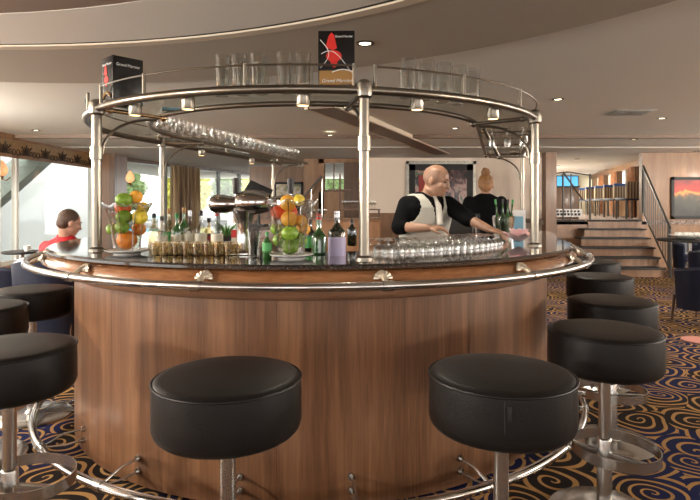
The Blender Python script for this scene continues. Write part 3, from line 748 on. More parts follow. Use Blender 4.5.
def vase(px, py, Y, h, rt, rb, where):
    x, y = X(px, Y), Y; sz = TOP
    t = thing('saucer_plate', 'white china plate on the black counter under the %s fruit vase' % where, 'plate', (x, y, sz))
    bm = B(); lathe(bm, [(0, .0), (.062, .0), (.066, .006), (.098, .014), (.105, .019), (.103, .022), (.066, .012), (0, .010)], 44); obj('plate_body', bm, 'white', t)
    bm = B(); lathe(bm, [(.101, .0205), (.106, .0185), (.108, .0215), (.103, .0235)], 44); obj('plate_rim', bm, 'white', t)
    v = thing('fluted_glass_vase', 'flared fluted glass vase full of fruit, the %s one on the bar' % where, 'vase', (x, y, sz + .013))
    bm = B(); n = 64; rings = []
    for z, r in ((0, rb), (.012, rb * 1.02), (.05, rb * 1.1), (.12, rb * 1.25), (.18, rb * 1.45), (h * .88, rt * .84), (h, rt)):
        w = (z / h) ** 1.5; rings.append([(z, r * (1 + .045 * w * math.cos(8 * 2 * PI * k / n)), 2 * PI * k / n, w, k) for k in range(n)])
    R_ = [[bm.verts.new((r * math.cos(a), r * math.sin(a), z + .008 * w * math.cos(8 * a))) for z, r, a, w, k in ring] for ring in rings]
    for a, c in zip(R_, R_[1:]):
        for k in range(n): bm.faces.new((a[k], a[(k + 1) % n], c[(k + 1) % n], c[k]))
    bm.faces.new(R_[0][::-1]); o = obj('glass_body', bm, 'glass', v, ang=70); o.modifiers.new('wall', 'SOLIDIFY').thickness = .003
    bm = B(); tube(bm, [((rt * (1 + .045 * math.cos(8 * a))) * math.cos(a), (rt * (1 + .045 * math.cos(8 * a))) * math.sin(a), h + .008 * math.cos(8 * a)) for a in [2 * PI * k / 96 for k in range(96)]], .0028, 6, True)
    for k in range(8):
        a = 2 * PI * k / 8; tube(bm, [(q * math.cos(a), q * math.sin(a), z) for z, q in ((.002, rb + .001), (.05, rb * 1.1 + .001), (.12, rb * 1.25 + .002), (h * .88, rt * .88), (h, rt * 1.045))], .0034, 6)
    obj('fluted_ribs', bm, 'ribglass', v)
    return v, Vector((x, y, sz + .02))
def fpos(px, py, Y): return P(px, py, Y)
Y1 = 2.78
v1, b1 = vase(127, 254, Y1, .235, .118, .060, 'left')
for kd, px, py, dy, r, nm in (('orange', 127, 240, .0, .047, 'large orange at the bottom of the left fruit vase'),
        ('lime', 122, 227, -.03, .032, 'lime on the left above the bottom orange in the left vase'), ('orange', 139, 229, .02, .033, 'orange at the right, low in the left vase'),
        ('lime', 113, 229, .04, .028, 'lime at the far left edge low in the left vase'),
        ('lime', 124, 217, -.02, .033, 'lime in the middle of the left vase, above another lime'), ('lemon', 140, 217, -.01, .036, 'yellow lemon in the middle right of the left vase'),
        ('blood', 123, 208, .02, .038, 'red orange high in the left vase under a lime'), ('lemon', 143, 208, .045, .030, 'pale lemon near the right rim of the left vase'),
        ('lime', 124, 200, -.02, .034, 'dark lime at the top left of the left vase'), ('gf', 136, 197, .01, .032, 'amber yellow orange on top of the left vase')):
    fruit(kd, fpos(px, py, Y1 + dy * 1.4), r * 1.06, nm, 'fruit in the left vase')
Y2 = 2.56
v2, b2 = vase(291, 258, Y2, .25, .118, .056, 'right')
for kd, px, py, dy, r, nm in (('lime', 290, 247, -.01, .033, 'lime at the very bottom of the right fruit vase'), ('lime', 281, 240, .02, .032, 'lime low on the left in the right vase'), ('lime', 299, 240, .01, .033, 'lime low on the right in the right vase'),
        ('lime', 290, 233, -.045, .033, 'lime in the front centre of the right vase'), ('lime', 277, 229, .04, .026, 'small lime at the left side of the right vase'), ('gf', 303, 229, .03, .033, 'yellow orange at the right side of the right vase'),
        ('gf', 289, 219, -.01, .036, 'amber orange in the middle of the right vase'), ('blood', 279, 212, .03, .034, 'red orange on the left of the right vase'), ('blood', 290, 212, .05, .034, 'red orange in the centre back of the right vase'),
        ('gf', 288, 203, .0, .037, 'large amber orange at the top of the right vase'), ('lemon', 299, 200, -.01, .025, 'yellow green lemon on the rim of the right vase'), ('gf', 301, 221, .01, .028, 'amber orange high on the right inside the right vase')):
    fruit(kd, fpos(px, py, Y2 + dy * 1.2), r * 1.06, nm, 'fruit in the right vase')

def bottle(px, Y, h, r, mat, cap, label_mat, lb, base=TOP, shoulder=.6, lab=(.12, .48), nm='bottle', neckr=.3):
    t = thing(nm, lb, 'bottle', (X(px, Y), Y, base), rnd.random() * .3)
    s = shoulder
    bm = B(); lathe(bm, [(0, .003), (r * .8, .0), (r, .008), (r, h * s), (r * .93, h * (s + .05)), (r * .6, h * (s + .11)), (r * (neckr + .06), h * (s + .17)), (r * neckr, h * (s + .22)), (r * neckr, h * .93), (r * neckr * 1.15, h * .935), (r * neckr * 1.15, h * .955), (0, h * .955)], 24)
    obj('bottle_body', bm, mat, t)
    bm = B(); lathe(bm, [(r * neckr + .0015, h * .86), (r * neckr + .002, h * .995), (r * neckr * .8, h), (0, h), ], 18); obj('cap', bm, cap, t)
    if label_mat:
        bm = B(); lathe(bm, [(r + .0008, h * lab[0]), (r + .0014, h * lab[0]), (r + .0014, h * lab[1]), (r + .0008, h * lab[1])], 24); obj('paper_label', bm, label_mat, t)
    return t
bottle(337, 2.70, .215, .042, 'darkglass', 'capsilver', 'lav', 'dark bottle with a lavender label and silver top, right of the green bottle', lab=(.0, .42), shoulder=.52)
bottle(319, 2.78, .20, .038, 'greenglass', 'capred', None, 'green glass bottle with pale and red top beside the right fruit vase', shoulder=.42, neckr=.34)
bottle(310, 2.92, .17, .03, 'darkglass', 'capdark', 'labelgreen', 'dark green bottle directly behind the right fruit vase plate', shoulder=.55)
bottle(267, 2.52, .125, .021, 'greenglass', 'labelgreen', 'labelgreen', 'very small green soda bottle left of the right fruit vase', shoulder=.6, lab=(.3, .6), nm='soda_bottle')
bottle(352, 3.3, .16, .028, 'darkglass', 'capdark', None, 'small dark bottle left of the front post behind the labelled bottle')
row = [(154, 3.05, 'amberglass', 'capdark', None, 'clear bottle with dark cap, first beside the left fruit vase', .20),
       (162, 2.98, 'frost', 'capdark', 'labelcream', 'short clear bottle with black cap near the left fruit vase', .185),
       (169, 3.10, 'amberglass', 'goldprint', 'labelgreen', 'spirit bottle with amber cap and green label in the bottle row', .225),
       (177, 3.02, 'greenglass', 'labelgreen', 'labelcream', 'green bottle in the middle of the bottle row', .20),
       (184, 3.12, 'greenglass', 'goldprint', 'labelcream', 'green glass bottle with amber cap beside the silver-capped one', .23),
       (190, 3.02, 'frost', 'capsilver', 'labelcream', 'clear bottle with silver cap in the bottle row', .215),
       (201, 3.0, 'frost', 'capdark', 'labelcream', 'broad clear bottle with grey-blue cap in the bottle row', .215),
       (217, 2.98, 'frost', 'capred', 'labelcream', 'clear bottle with a bright red cap under the tap', .215),
       (209, 3.12, 'amberglass', 'capdark', 'capred', 'brown spirit bottle behind the red-capped one', .17)]
for px, Y, m_, c_, l_, lb, h in row: bottle(px, Y, h, .031, m_, c_, l_, lb, shoulder=.5, lab=(.15, .42))
# red and cream sachet box by the tap
t = thing('tea_box', 'small red and cream box on the counter left of the tap column', 'box', (X(236, 2.9), 2.9, TOP + .0), .1)
bm = B(); box(bm, (-.022, -.015, 0), (.022, .015, .075)); obj('box_body', bm, 'labelcream', t); bm = B(); box(bm, (-.0225, -.0155, .075), (.0225, .0155, .115)); obj('box_lid', bm, 'red', t)
# row of short tumblers near the rim
tg = thing('rocks_glass', '', 'glass', (0, 0, 0), 0, None)
bm = B(); lathe(bm, [(0, 0), (.031, 0), (.033, .004), (.037, .062), (.0352, .062), (.031, .012), (0, .010)], 20); obj('glass_bowl', bm, 'warmglass', tg, ang=60)
k_ = 0
for rw, Yr in enumerate((2.70, 2.82)):
    for j in range(8):
        px = 158 + j * 10.5 + rw * 4; v = (X(px, Yr - .004 * abs(j)), Yr - .006 * j, TOP)
        lb = 'short clear tumbler on the counter in front of the bottle row'; gp = 'tumblers before the bottle row'
        if k_ == 0: tg.location = v; tg['label'] = lb; tg['group'] = gp
        else: dup(tg, v, 0, lb, gp)
        k_ += 1
# upside-down stemmed glasses on the right
ug = thing('sherry_glass', 'small clear glass in the dense upside-down rows before the barman', 'glass', (0, 0, 0), 0, 'upside-down glasses before the barman')
bm = B(); pr = [(.026, 0), (.028, .02), (.022, .036), (.006, .041), (.004, .060), (.008, .064), (.023, .067), (.023, .069), (0, .070)]
lathe(bm, pr, 16); obj('glass_body', bm, 'spark', ug, ang=60)
k_ = 0
for rw, R in enumerate((1.125, 1.185, 1.245, 1.305)):
    n_ = 17
    for j in range(n_):
        th = 33 + (77 - 33) * (j + .5 * (rw % 2)) / n_; v = pp(R, th, TOP)
        if k_ == 0: ug.location = v
        else: dup(ug, v, 0)
        k_ += 1
# beer tap tower
tp = thing('beer_tap', 'chrome draught beer tap tower with bulbous body and dark handles', 'beer tap', (X(244, 2.80), 2.80, TOP))
bm = B(); lathe(bm, [(0, 0), (.062, 0), (.062, .008), (.045, .016), (.040, .03), (.037, .10), (.040, .15), (.050, .19), (.058, .215), (0, .22)], 32); obj('tower_column', bm, 'chrome', tp)
def hprof(c, x0, x1, pr, bm):
    m_ = Matrix.Rotation(PI / 2, 4, 'Y'); lathe(bm, [(r, x0 + (x1 - x0) * t_) for t_, r in pr], 28, c, m_)
bm = B(); zc = .250
hprof((0, 0, zc), -.18, -.035, [(0, 0), (.02, .018), (.08, .034), (.22, .046), (.45, .048), (.7, .042), (.9, .037), (1, .036)], bm); obj('left_tap_barrel', bm, 'chrome', tp)
bm = B(); hprof((0, 0, zc + .008), -.04, .13, [(0, .037), (.06, .050), (.3, .062), (.55, .063), (.8, .055), (1, .044)], bm); obj('centre_barrel', bm, 'chrome', tp)
bm = B(); hprof((0, 0, zc), .125, .29, [(0, .036), (.3, .042), (.55, .048), (.8, .046), (.93, .034), (1, 0)], bm); obj('right_tap_barrel', bm, 'chrome', tp)
bm = B(); hprof((0, 0, zc), -.044, -.030, [(0, 0), (.0, .041), (1, .041), (1, 0)], bm); obj('joint_ring', bm, 'steel', tp)
for hx in (-.042, .235):
    bm = B(); lathe(bm, [(.008, 0), (.008, .04), (0, .04)], 12, (hx, 0, zc + .03)); sp = obj('lever_stem', bm, 'chrome', tp)
    bm = B(); lathe(bm, [(0, .0), (.011, .0), (.014, .01), (.017, .06), (.016, .078), (0, .084)], 16, (hx, 0, zc + .05)); obj('handle_grip', bm, 'capdark', sp)
    bm = B(); tube(bm, [(hx, -.02, zc - .03), (hx, -.05, zc - .05), (hx, -.055, zc - .10)], .008, 10); obj('spout', bm, 'chrome', tp)
bm = B(); box(bm, (-.07, -.115, 0), (.07, -.065, .012), bevel=.003); obj('drip_tray', bm, 'steel', tp)
# potted plants behind tap
def pot(px, Y, lb, h=.13):
    t = thing('potted_plant', lb, 'plant', (X(px, Y), Y, TOP))
    bm = B(); lathe(bm, [(0, 0), (.035, 0), (.045, .075), (.041, .075), (.033, .06), (0, .06)], 20); obj('pot', bm, 'capdark', t)
    bm = B()
    for k in range(16):
        a = k * 2.4; L_ = h * (.6 + .4 * rnd.random()); o_ = .05 + .03 * rnd.random()
        tube(bm, [(0, 0, .055), (math.cos(a) * o_ * .4, math.sin(a) * o_ * .4, .06 + L_ * .6), (math.cos(a) * o_, math.sin(a) * o_, .06 + L_)], [.004, .006, .001], 6)
    obj('leaves', bm, 'leaf', t)
pot(227, 3.05, 'small potted grass plant in a dark pot under the left tap barrel', .10)
t = thing('glass_jug', 'clear glass jug with straws standing right of the tap column', 'jug', (X(254, 2.62), 2.62, TOP))
bm = B(); lathe(bm, [(0, 0), (.028, 0), (.030, .01), (.034, .12), (.0325, .12), (.028, .012), (0, .01)], 20); obj('jug_body', bm, 'frost', t, ang=60)
bm = B()
for k in range(10): a = k * .63; tube(bm, [(.012 * math.cos(a), .012 * math.sin(a), .012), (.026 * math.cos(a), .026 * math.sin(a), .15 + .012 * (k % 3))], .0028, 6)
obj('dark_straws', bm, 'capdark', t)
# pink napkin flower
t = thing('pink_flower', 'pink lotus flower lying on the counter beside the right post', 'flower', (X(519, 3.44), 3.44, TOP))
for k in range(22):
    ring_ = k // 8; a = 2 * PI * (k % 8) / 8 + ring_ * .4; L_ = (.112, .09, .062)[ring_]; el = (.5, .95, 1.3)[ring_]
    bm = B(); fr = Matrix.Rotation(a, 4, 'Z') @ Matrix.Rotation(-el, 4, 'Y'); ell(bm, (fr @ Vector((L_ * .55, 0, .0))) + Vector((0, 0, .016)), (L_ * .55, .030, .006), fr, 12, 8)
    obj('petal', bm, 'pink', t)
# ice bucket with bottles
ib = thing('ice_bucket', 'clear glass ice bucket behind the pink flower', 'bucket', pp(1.30, ('R', .62), TOP))
bm = B(); lathe(bm, [(0, 0), (.07, 0), (.085, .15), (.09, .155), (.08, .155), (.066, .01), (0, .01)], 28); obj('bucket_body', bm, 'spark', ib)
for k, (dx, dy, tl) in enumerate([(-.035, -.015, -.12), (.0, .02, .0), (.035, -.01, .13), (.012, -.035, .05)]):
    c = pp(1.30, ('R', .62), TOP); bt = bottle(0, 1, .27, .021, 'greenglass', 'capdark' if k % 2 else 'labelgreen', None, ['leftmost bottle leaning in the ice bucket', 'rear upright bottle in the ice bucket', 'rightmost bottle leaning in the ice bucket', 'front bottle in the ice bucket'][k], shoulder=.45)
    bt.location = c + Vector((dx, dy, .014)); bt.rotation_euler = (0, tl, 0); bt['group'] = 'bottles in the ice bucket'
c = pp(1.42, ('R', .75), TOP)
t = thing('menu_card', 'upright blue and white card beside the right post', 'card', c, math.radians(8))
bm = B(); box(bm, (-.05, -.003, 0), (.05, .003, .20)); obj('card_sheet', bm, 'paper', t); bm = B(); box(bm, (-.043, -.0045, .03), (.03, -.003, .15)); obj('blue_print', bm, 'bluecard', t)
for s, R, lb in ((60, .0, ''),):
    pass
c = pp(1.32, ('L', 1.9), TOP)
t = thing('till_screen', 'dark tilted till screen on a stand, seen above the beer tap', 'monitor', c, math.radians(-8))
bm = B(); box(bm, (-.14, -.012, -.09), (.14, .012, .09), Matrix.Translation((0, 0, .38)) @ Matrix.Rotation(math.radians(24), 4, 'Y') @ Matrix.Rotation(math.radians(-25), 4, 'X'), .004); obj('screen_housing', bm, 'black', t)
bm = B(); tube(bm, [(0, .03, .0), (0, .03, .36)], .018, 10); box(bm, (-.09, -.06, 0), (.09, .10, .015)); obj('stand', bm, 'black', t)
# inner work counter and till
wc = thing('work_counter', 'low dark wooden work counter inside the bar behind the barman', 'counter', (.92, 5.35, 0), math.radians(-15))
bm = B(); box(bm, (-.42, -.22, 0), (.30, .22, .92)); obj('cabinet_body', bm, 'darkwood', wc); bm = B(); box(bm, (-.45, -.25, .92), (.32, .25, .95)); obj('work_top', bm, 'granite', wc)
t = thing('till_monitor', 'black till monitor beside the woman in black', 'monitor', (1.08, 5.28, .95), math.radians(170))
bm = B(); box(bm, (-.15, -.02, .05), (.15, .02, .30), bevel=.006); obj('screen_housing', bm, 'black', t); bm = B(); box(bm, (-.12, -.06, 0), (.12, .06, .03)); box(bm, (-.02, -.01, .02), (.02, .01, .1)); obj('stand', bm, 'black', t)
bm = B(); box(bm, (-.125, .0195, .085), (-.105, .0225, .28)); box(bm, (-.09, .0195, .085), (-.084, .0225, .28)); obj('silver_stripe', bm, 'steel', t)
bw = thing('glass_rack_crate', 'low grey wire crate of small glasses by the barman\'s hand', 'crate', (.70, 4.98, .95 + .0), math.radians(-15))
bm = B()
for k in range(6): tube(bm, [(-.15 + .06 * k, -.1, .0), (-.15 + .06 * k, -.1, .12), (-.15 + .06 * k, .1, .12), (-.15 + .06 * k, .1, 0)], .003, 6)
for z in (.004, .06, .12): tube(bm, [(-.15, -.1, z), (.15, -.1, z), (.15, .1, z), (-.15, .1, z)], .003, 6, True)
obj('wire_frame', bm, 'steel', bw)
# back cabinet with glasses at rear centre-left
cb = thing('back_cabinet', 'long wooden cabinet under the rear window with glasses on top', 'cabinet', (-.1, 10.0, 0))
bm = B(); box(bm, (-1.5, -.3, 0), (.62, .3, 1.05)); obj('cabinet_body', bm, 'walnutwall', cb); bm = B(); box(bm, (-1.53, -.33, 1.05), (.65, .33, 1.09)); obj('cabinet_top', bm, 'darkwood', cb)
bm = B(); box(bm, (-.1, .05, 1.22), (.65, .3, 1.24)); box(bm, (-.1, .25, 1.09), (-.07, .3, 1.9)); box(bm, (.62, .25, 1.09), (.65, .3, 1.24)); box(bm, (-.3, .05, 1.58), (.12, .3, 1.60)); obj('upper_shelf', bm, 'darkwood', cb)
cg = thing('cabinet_glass', 'small clear glass on the top or shelf of the long back cabinet', 'glass', (0, 0, 0), 0, 'glasses on the back cabinet'); goblet(cg, 1.0)
k_ = 0
for j in range(12):
    for (x0, z) in ((-1.45 + j * .10, 1.09), (-.02 + j * .052, 1.24)):
        v = (-.1 + x0, 10.0 + (.16 if z > 1.2 else 0), z)
        if k_ == 0: cg.location = v
        else: dup(cg, v, 0)
        k_ += 1
# pictures
def picture(cx, Y, cz, w, h, lb, fn, fw=.05, fm='black', nmat='white_mat'):
    t = thing('framed_picture', lb, 'picture', (cx, Y, cz))
    bm = B()
    for lo, hi in (((-w / 2, -.02, -h / 2), (w / 2, .0, -h / 2 + fw)), ((-w / 2, -.02, h / 2 - fw), (w / 2, 0, h / 2)), ((-w / 2, -.02, -h / 2), (-w / 2 + fw, 0, h / 2)), ((w / 2 - fw, -.02, -h / 2), (w / 2, 0, h / 2))): box(bm, lo, hi)
    obj('frame', bm, fm, t)
    bm = B(); box(bm, (-w / 2 + fw, -.006, -h / 2 + fw), (w / 2 - fw, -.001, h / 2 - fw)); obj('print', bm, fn, t); return t
def art(name, stops, seedv, sc=(1.2, 1, 1.6), rough=.15):
    m, n, l, b = newmat(name); tc = n.new('ShaderNodeTexCoord'); mp = n.new('ShaderNodeMapping'); mp.inputs['Scale'].default_value = sc; mp.inputs['Location'].default_value = (seedv, seedv * 2, seedv)
    nz = n.new('ShaderNodeTexNoise'); nz.inputs['Scale'].default_value = 1.4; nz.inputs['Detail'].default_value = 3; nz.inputs['Distortion'].default_value = 1.0
    l.new(tc.outputs['Object'], mp.inputs[0]); l.new(mp.outputs[0], nz.inputs[0]); r = ramp(n, stops); l.new(nz.outputs[0], r.inputs[0]); l.new(r.outputs[0], b.inputs['Base Color']); b.inputs['Roughness'].default_value = rough; return m
def redart():
    m, n, l, b = newmat('red_dusk_print'); tc = n.new('ShaderNodeTexCoord'); sx = n.new('ShaderNodeSeparateXYZ'); l.new(tc.outputs['Object'], sx.inputs[0])
    nz = n.new('ShaderNodeTexNoise'); nz.inputs['Scale'].default_value = 4; l.new(tc.outputs['Object'], nz.inputs[0])
    a = n.new('ShaderNodeMath'); a.operation = 'MULTIPLY_ADD'; a.inputs[1].default_value = 1.25; a.inputs[2].default_value = .25; l.new(sx.outputs[2], a.inputs[0])
    c = n.new('ShaderNodeMath'); c.operation = 'MULTIPLY_ADD'; c.inputs[1].default_value = .5; l.new(nz.outputs[0], c.inputs[0]); l.new(a.outputs[0], c.inputs[2])
    r = ramp(n, [(.12, (.015, .015, .013)), (.48, (.05, .05, .035)), (.54, (.16, .09, .04)), (.60, (.80, .28, .05)), (.68, (.50, .025, .012)), (.98, (.16, .01, .01))]); l.new(c.outputs[0], r.inputs[0]); l.new(r.outputs[0], b.inputs['Base Color']); b.inputs['Roughness'].default_value = .45; return m
M['redart'] = redart()
M['abstract'] = art('dark_abstract_print', [(.36, (.012, .010, .012)), (.47, (.10, .05, .05)), (.54, (.40, .24, .20)), (.60, (.16, .17, .12)), (.68, (.04, .03, .03))], 3.1, (2.2, 1, 1.7))
M['smallart'] = art('small_landscape_print', [(.35, (.10, .12, .05)), (.5, (.45, .36, .16)), (.65, (.55, .5, .4))], 5.2, (4, 1, 4))
def px_pic(px0, py0, px1, py1, Y, *a, **k):
    return picture((X(px0, Y) + X(px1, Y)) / 2, Y, (Z(py0, Y) + Z(py1, Y)) / 2, X(px1, Y) - X(px0, Y), Z(py0, Y) - Z(py1, Y), *a, **k)
t = px_pic(406, 161, 476, 226, 12.88, 'large framed dark abstract print on the beige wall behind the barman', 'abstract', fw=.07, fm='silverframe')
bm = B()
for lo, hi in (((-.74, -.012, -.68), (.74, -.0065, -.54)), ((-.74, -.012, .54), (.74, -.0065, .68)), ((-.74, -.012, -.68), (-.60, -.0065, .68)), ((.60, -.012, -.68), (.74, -.0065, .68))): box(bm, lo, hi)
obj('dark_mount', bm, 'black', t)
bm = B(); box(bm, (-.52, -.008, -.35), (-.18, -.0065, .42)); obj('red_area', bm, 'darkred', t)
px_pic(671, 177, 726, 219, 11.6, 'black framed red and orange dusk picture on the right wall above the table', 'redart', fw=.06)
px_pic(274, 182, 303, 200, 14.98, 'small black framed landscape picture on the rear left wooden wall', 'smallart', fw=.06)
# ------------------------------------------------------------------ people
def limb(bm, pts, rs, n=14):
    """round tapered limb with rounded ends, resampled"""
    P_ = [Vector(p) for p in pts]; out, rr = [], []
    for i in range(len(P_) - 1):
        for k in range(4):
            t = k / 4; out.append(P_[i].lerp(P_[i + 1], t)); rr.append(rs[i] * (1 - t) + rs[i + 1] * t)
    out.append(P_[-1]); rr.append(rs[-1]); tube(bm, out, rr, n)
    for p, r in zip(P_, rs): ell(bm, p, (r, r, r), n=12, m=8)
def hand(bm, w, d, up, s=1., curl=.5, side=1):
    """w wrist, d direction of the fingers, up back of the hand"""
    d = Vector(d).normalized(); up = Vector(up); up = (up - d * up.dot(d)).normalized(); sd = d.cross(up) * side
    pc = w + d * .048 * s; fr = Matrix((d, sd, up)).transposed()
    ell(bm, pc, (.054 * s, .041 * s, .017 * s), fr.to_4x4(), 14, 10)
    for k, (o, L_) in enumerate(((-.030, .066), (-.010, .076), (.010, .072), (.029, .056))):
        b = pc + d * .040 * s + sd * o * s; p = [b]; a = .15
        for j in range(3):
            a += curl * (.55 + .15 * k * .5); L3 = L_ * s * (.45, .32, .25)[j]; b = b + (d * math.cos(a) - up * math.sin(a)) * L3; p.append(b)
        tube(bm, p, [.0092 * s, .0088 * s, .008 * s, .0065 * s], 8); ell(bm, p[-1], (.0066 * s,) * 3, n=8, m=6)
    b = w + d * .022 * s - sd * .030 * s; p = [b, b + (d * .6 - sd * .7 - up * .2) * .034 * s, b + (d * 1.5 - sd * .95 - up * .5) * .036 * s]
    tube(bm, p, [.013 * s, .0105 * s, .008 * s], 8); ell(bm, p[-1], (.008 * s,) * 3, n=8, m=6)
def headm(c, yaw, pitch, tilt=0.):
    return Matrix.Translation(c) @ Matrix.Rotation(yaw, 4, 'Z') @ Matrix.Rotation(-pitch, 4, 'X') @ Matrix.Rotation(tilt, 4, 'Y')
def E(bm, m, c, r, rot=None, n=16, k=12):
    fr = m.to_3x3().to_4x4() @ (rot or Matrix.Identity(4)); ell(bm, m @ Vector(c), r, fr, n, k)
def head(bm, m, s=1.):
    """local +Y is the face, origin at the centre of the head"""
    E(bm, m, (0, -.012 * s, .022 * s), (.075 * s, .093 * s, .088 * s))
    E(bm, m, (0, .020 * s, -.030 * s), (.060 * s, .066 * s, .078 * s))
    E(bm, m, (0, .052 * s, -.078 * s), (.036 * s, .030 * s, .026 * s))
    E(bm, m, (0, .070 * s, .018 * s), (.052 * s, .016 * s, .012 * s))
    E(bm, m, (0, .088 * s, -.012 * s), (.0115 * s, .014 * s, .026 * s)); E(bm, m, (0, .098 * s, -.028 * s), (.0155 * s, .015 * s, .011 * s))
    E(bm, m, (0, .078 * s, -.054 * s), (.026 * s, .010 * s, .007 * s))
    for q in (-1, 1):
        E(bm, m, (q * .040 * s, .058 * s, -.022 * s), (.022 * s, .020 * s, .018 * s))
        E(bm, m, (q * .077 * s, -.008 * s, -.010 * s), (.009 * s, .020 * s, .032 * s), Matrix.Rotation(q * .25, 4, 'Z'))
def face(parent, m, s=1., brow='stubble'):
    bm = B()
    for q in (-1, 1): E(bm, m, (q * .030 * s, .076 * s, .004 * s), (.012 * s, .007 * s, .0055 * s))
    obj('eyes', bm, 'darkglass', parent, True)
    bm = B()
    for q in (-1, 1): tube(bm, [m @ Vector((q * x * s, y * s, z * s)) for x, y, z in ((.012, .088, .022), (.030, .085, .029), (.050, .070, .022))], [.003 * s, .004 * s, .002 * s], 6)
    obj('eyebrows', bm, brow, parent, True)
    bm = B(); tube(bm, [m @ Vector((x * s, y * s, -.055 * s)) for x, y in ((-.024, .080), (-.010, .0875), (.010, .0875), (.024, .080))], [.002 * s, .0045 * s, .0045 * s, .002 * s], 6); obj('lips', bm, 'lips', parent, True)
def skinned(o, vox=.008, sm=6):
    r = o.modifiers.new('join', 'REMESH'); r.mode = 'VOXEL'; r.voxel_size = vox; r.use_smooth_shade = True
    s = o.modifiers.new('relax', 'SMOOTH'); s.factor = .5; s.iterations = sm
    return o
M['lips'] = pbr('lips', (.42, .16, .12), .5)
def ringsec(c, rx, ry, yaw, pw=.85): return (c, rx, ry, Matrix.Rotation(yaw, 3, 'Z'), pw)

# barman ---------------------------------------------------------------
YB = 4.0; yaw = math.radians(212); fwd = Vector((-math.sin(yaw), math.cos(yaw), 0)); rt = Vector((math.cos(yaw), math.sin(yaw), 0))
pel = Vector((X(422, YB), YB + .08, 0)); che = Vector((X(426, YB), YB, 0)); nk = P(428, 196, YB)
bman = thing('person', 'bald barman in grey vest, black shirt and tie reaching over the glasses', 'person', (pel.x, pel.y, 0))
rS = P(407, 205, YB - .05); lS = P(448, 205, YB + .0)
rE = P(399, 227, YB - .12); rW = P(429, 228, YB - .25); lE = P(468, 219, YB - .12); lW = P(489, 229, YB - .26)
def torso_rings(g=0., top=1.40):
    q = lambda z, t: (pel.lerp(che, t).x, pel.lerp(che, t).y, z)
    R = [ringsec(q(.86, 0), .165 + g, .115 + g, yaw), ringsec(q(.98, .2), .160 + g, .110 + g, yaw), ringsec(q(1.10, .5), .155 + g, .105 + g, yaw), ringsec(q(1.22, .8), .175 + g, .115 + g, yaw), ringsec(q(1.32, 1), .185 + g, .112 + g, yaw)]
    return R + [ringsec(q(1.375, 1), .165 + g, .095 + g * .8, yaw), ringsec(q(1.405, 1), .115 + g, .075 + g * .6, yaw), ringsec(q(1.43, 1), .06 + g * .4, .058 + g * .4, yaw)]
hm = headm(P(437, 180.5, YB - .09), math.radians(238), math.radians(15))
bm = B(); loft(bm, torso_rings(), 24); tube(bm, [nk + Vector((0, 0, -.03)), hm @ Vector((0, -.025, -.05))], [.055, .054], 14)
head(bm, hm)
limb(bm, [rS, rE], [.052, .042]); limb(bm, [rE, rW], [.041, .026]); limb(bm, [lS, lE], [.052, .042]); limb(bm, [lE, lW], [.041, .026])
hand(bm, rW, (P(446, 228, YB - .27) - rW), (0, -.3, 1), .95, .55, -1); hand(bm, lW, (P(499, 232, YB - .30) - lW), (0, -.2, 1), .95, .5, 1)
for q in (-1, 1):
    h_ = pel + rt * q * .09 + Vector((0, 0, .86)); k_n = pel + rt * q * .10 + fwd * .02 + Vector((0, 0, .47)); an = pel + rt * q * .11 - fwd * .01 + Vector((0, 0, .09))
    limb(bm, [h_, k_n, an], [.085, .058, .042])
    fp = an + Vector((0, 0, -.05)); ell(bm, fp + fwd * .06 + Vector((0, 0, .005)), (.045, .12, .042), Matrix.Rotation(yaw, 4, 'Z'))
skinned(obj('body', bm, 'skin', bman, True), .0075, 5)
face(bman, hm)
bm = B(); E(bm, hm, (0, -.013, .022), (.0765, .0945, .0895), n=64, k=48)
for v in list(bm.verts):
    l_ = hm.inverted() @ v.co
    if l_.z < -.02 or (l_.y > .035) or l_.z > .075: bm.verts.remove(v)
obj('shaved_hair', bm, 'stubble', bman, True)
bm = B(); loft(bm, torso_rings(.010), 28); lerp = lambda a, b, t: a.lerp(b, t)
limb(bm, [rS, lerp(rS, rE, .55), lerp(rS, rE, 1.0)], [.068, .062, .058]); limb(bm, [rE, lerp(rE, rW, .12)], [.057, .054])
limb(bm, [lS, lerp(lS, lE, .55), lE], [.068, .062, .058]); limb(bm, [lE, lerp(lE, lW, .10)], [.057, .052])
tube(bm, [nk + Vector((0, 0, -.06)), nk + Vector((0, 0, .012)) + fwd * .01], [.075, .062], 16)
skinned(obj('black_shirt', bm, 'shirt', bman, True), .009, 4)
# vest: shell over the shirt, V neck and arm openings cut
bm = B(); rs_ = torso_rings(.030); rs_[0] = ringsec((pel.x, pel.y, .93), .19, .142, yaw)
fine = []
for a, b in zip(rs_, rs_[1:]):
    for t in [j / 12 for j in range(12)]: fine.append((Vector(a[0]).lerp(Vector(b[0]), t), a[1] * (1 - t) + b[1] * t, a[2] * (1 - t) + b[2] * t, a[3], .85))
fine.append(rs_[-1]); loft(bm, fine, 160)
for f in list(bm.faces):
    c = f.calc_center_median(); l_ = c - Vector((che.x, che.y, 0)); x = l_.dot(rt); y = l_.dot(fwd); z = c.z
    if len(f.verts) > 4 or (y > 0 and z > 1.20 and abs(x) < (z - 1.20) * .42) or ((abs(x) - .20) ** 2 / .065 ** 2 + (z - 1.36) ** 2 / .15 ** 2 < 1) or z > 1.415 or (y > 0 and z < 1.0 and abs(x) < (1.0 - z) * .35): bm.faces.remove(f)
for v in [v for v in bm.verts if not v.link_faces]: bm.verts.remove(v)
vest = obj('grey_vest', bm, 'vest', bman, True, ang=80); vest.modifiers.new('cloth', 'SOLIDIFY').thickness = .006
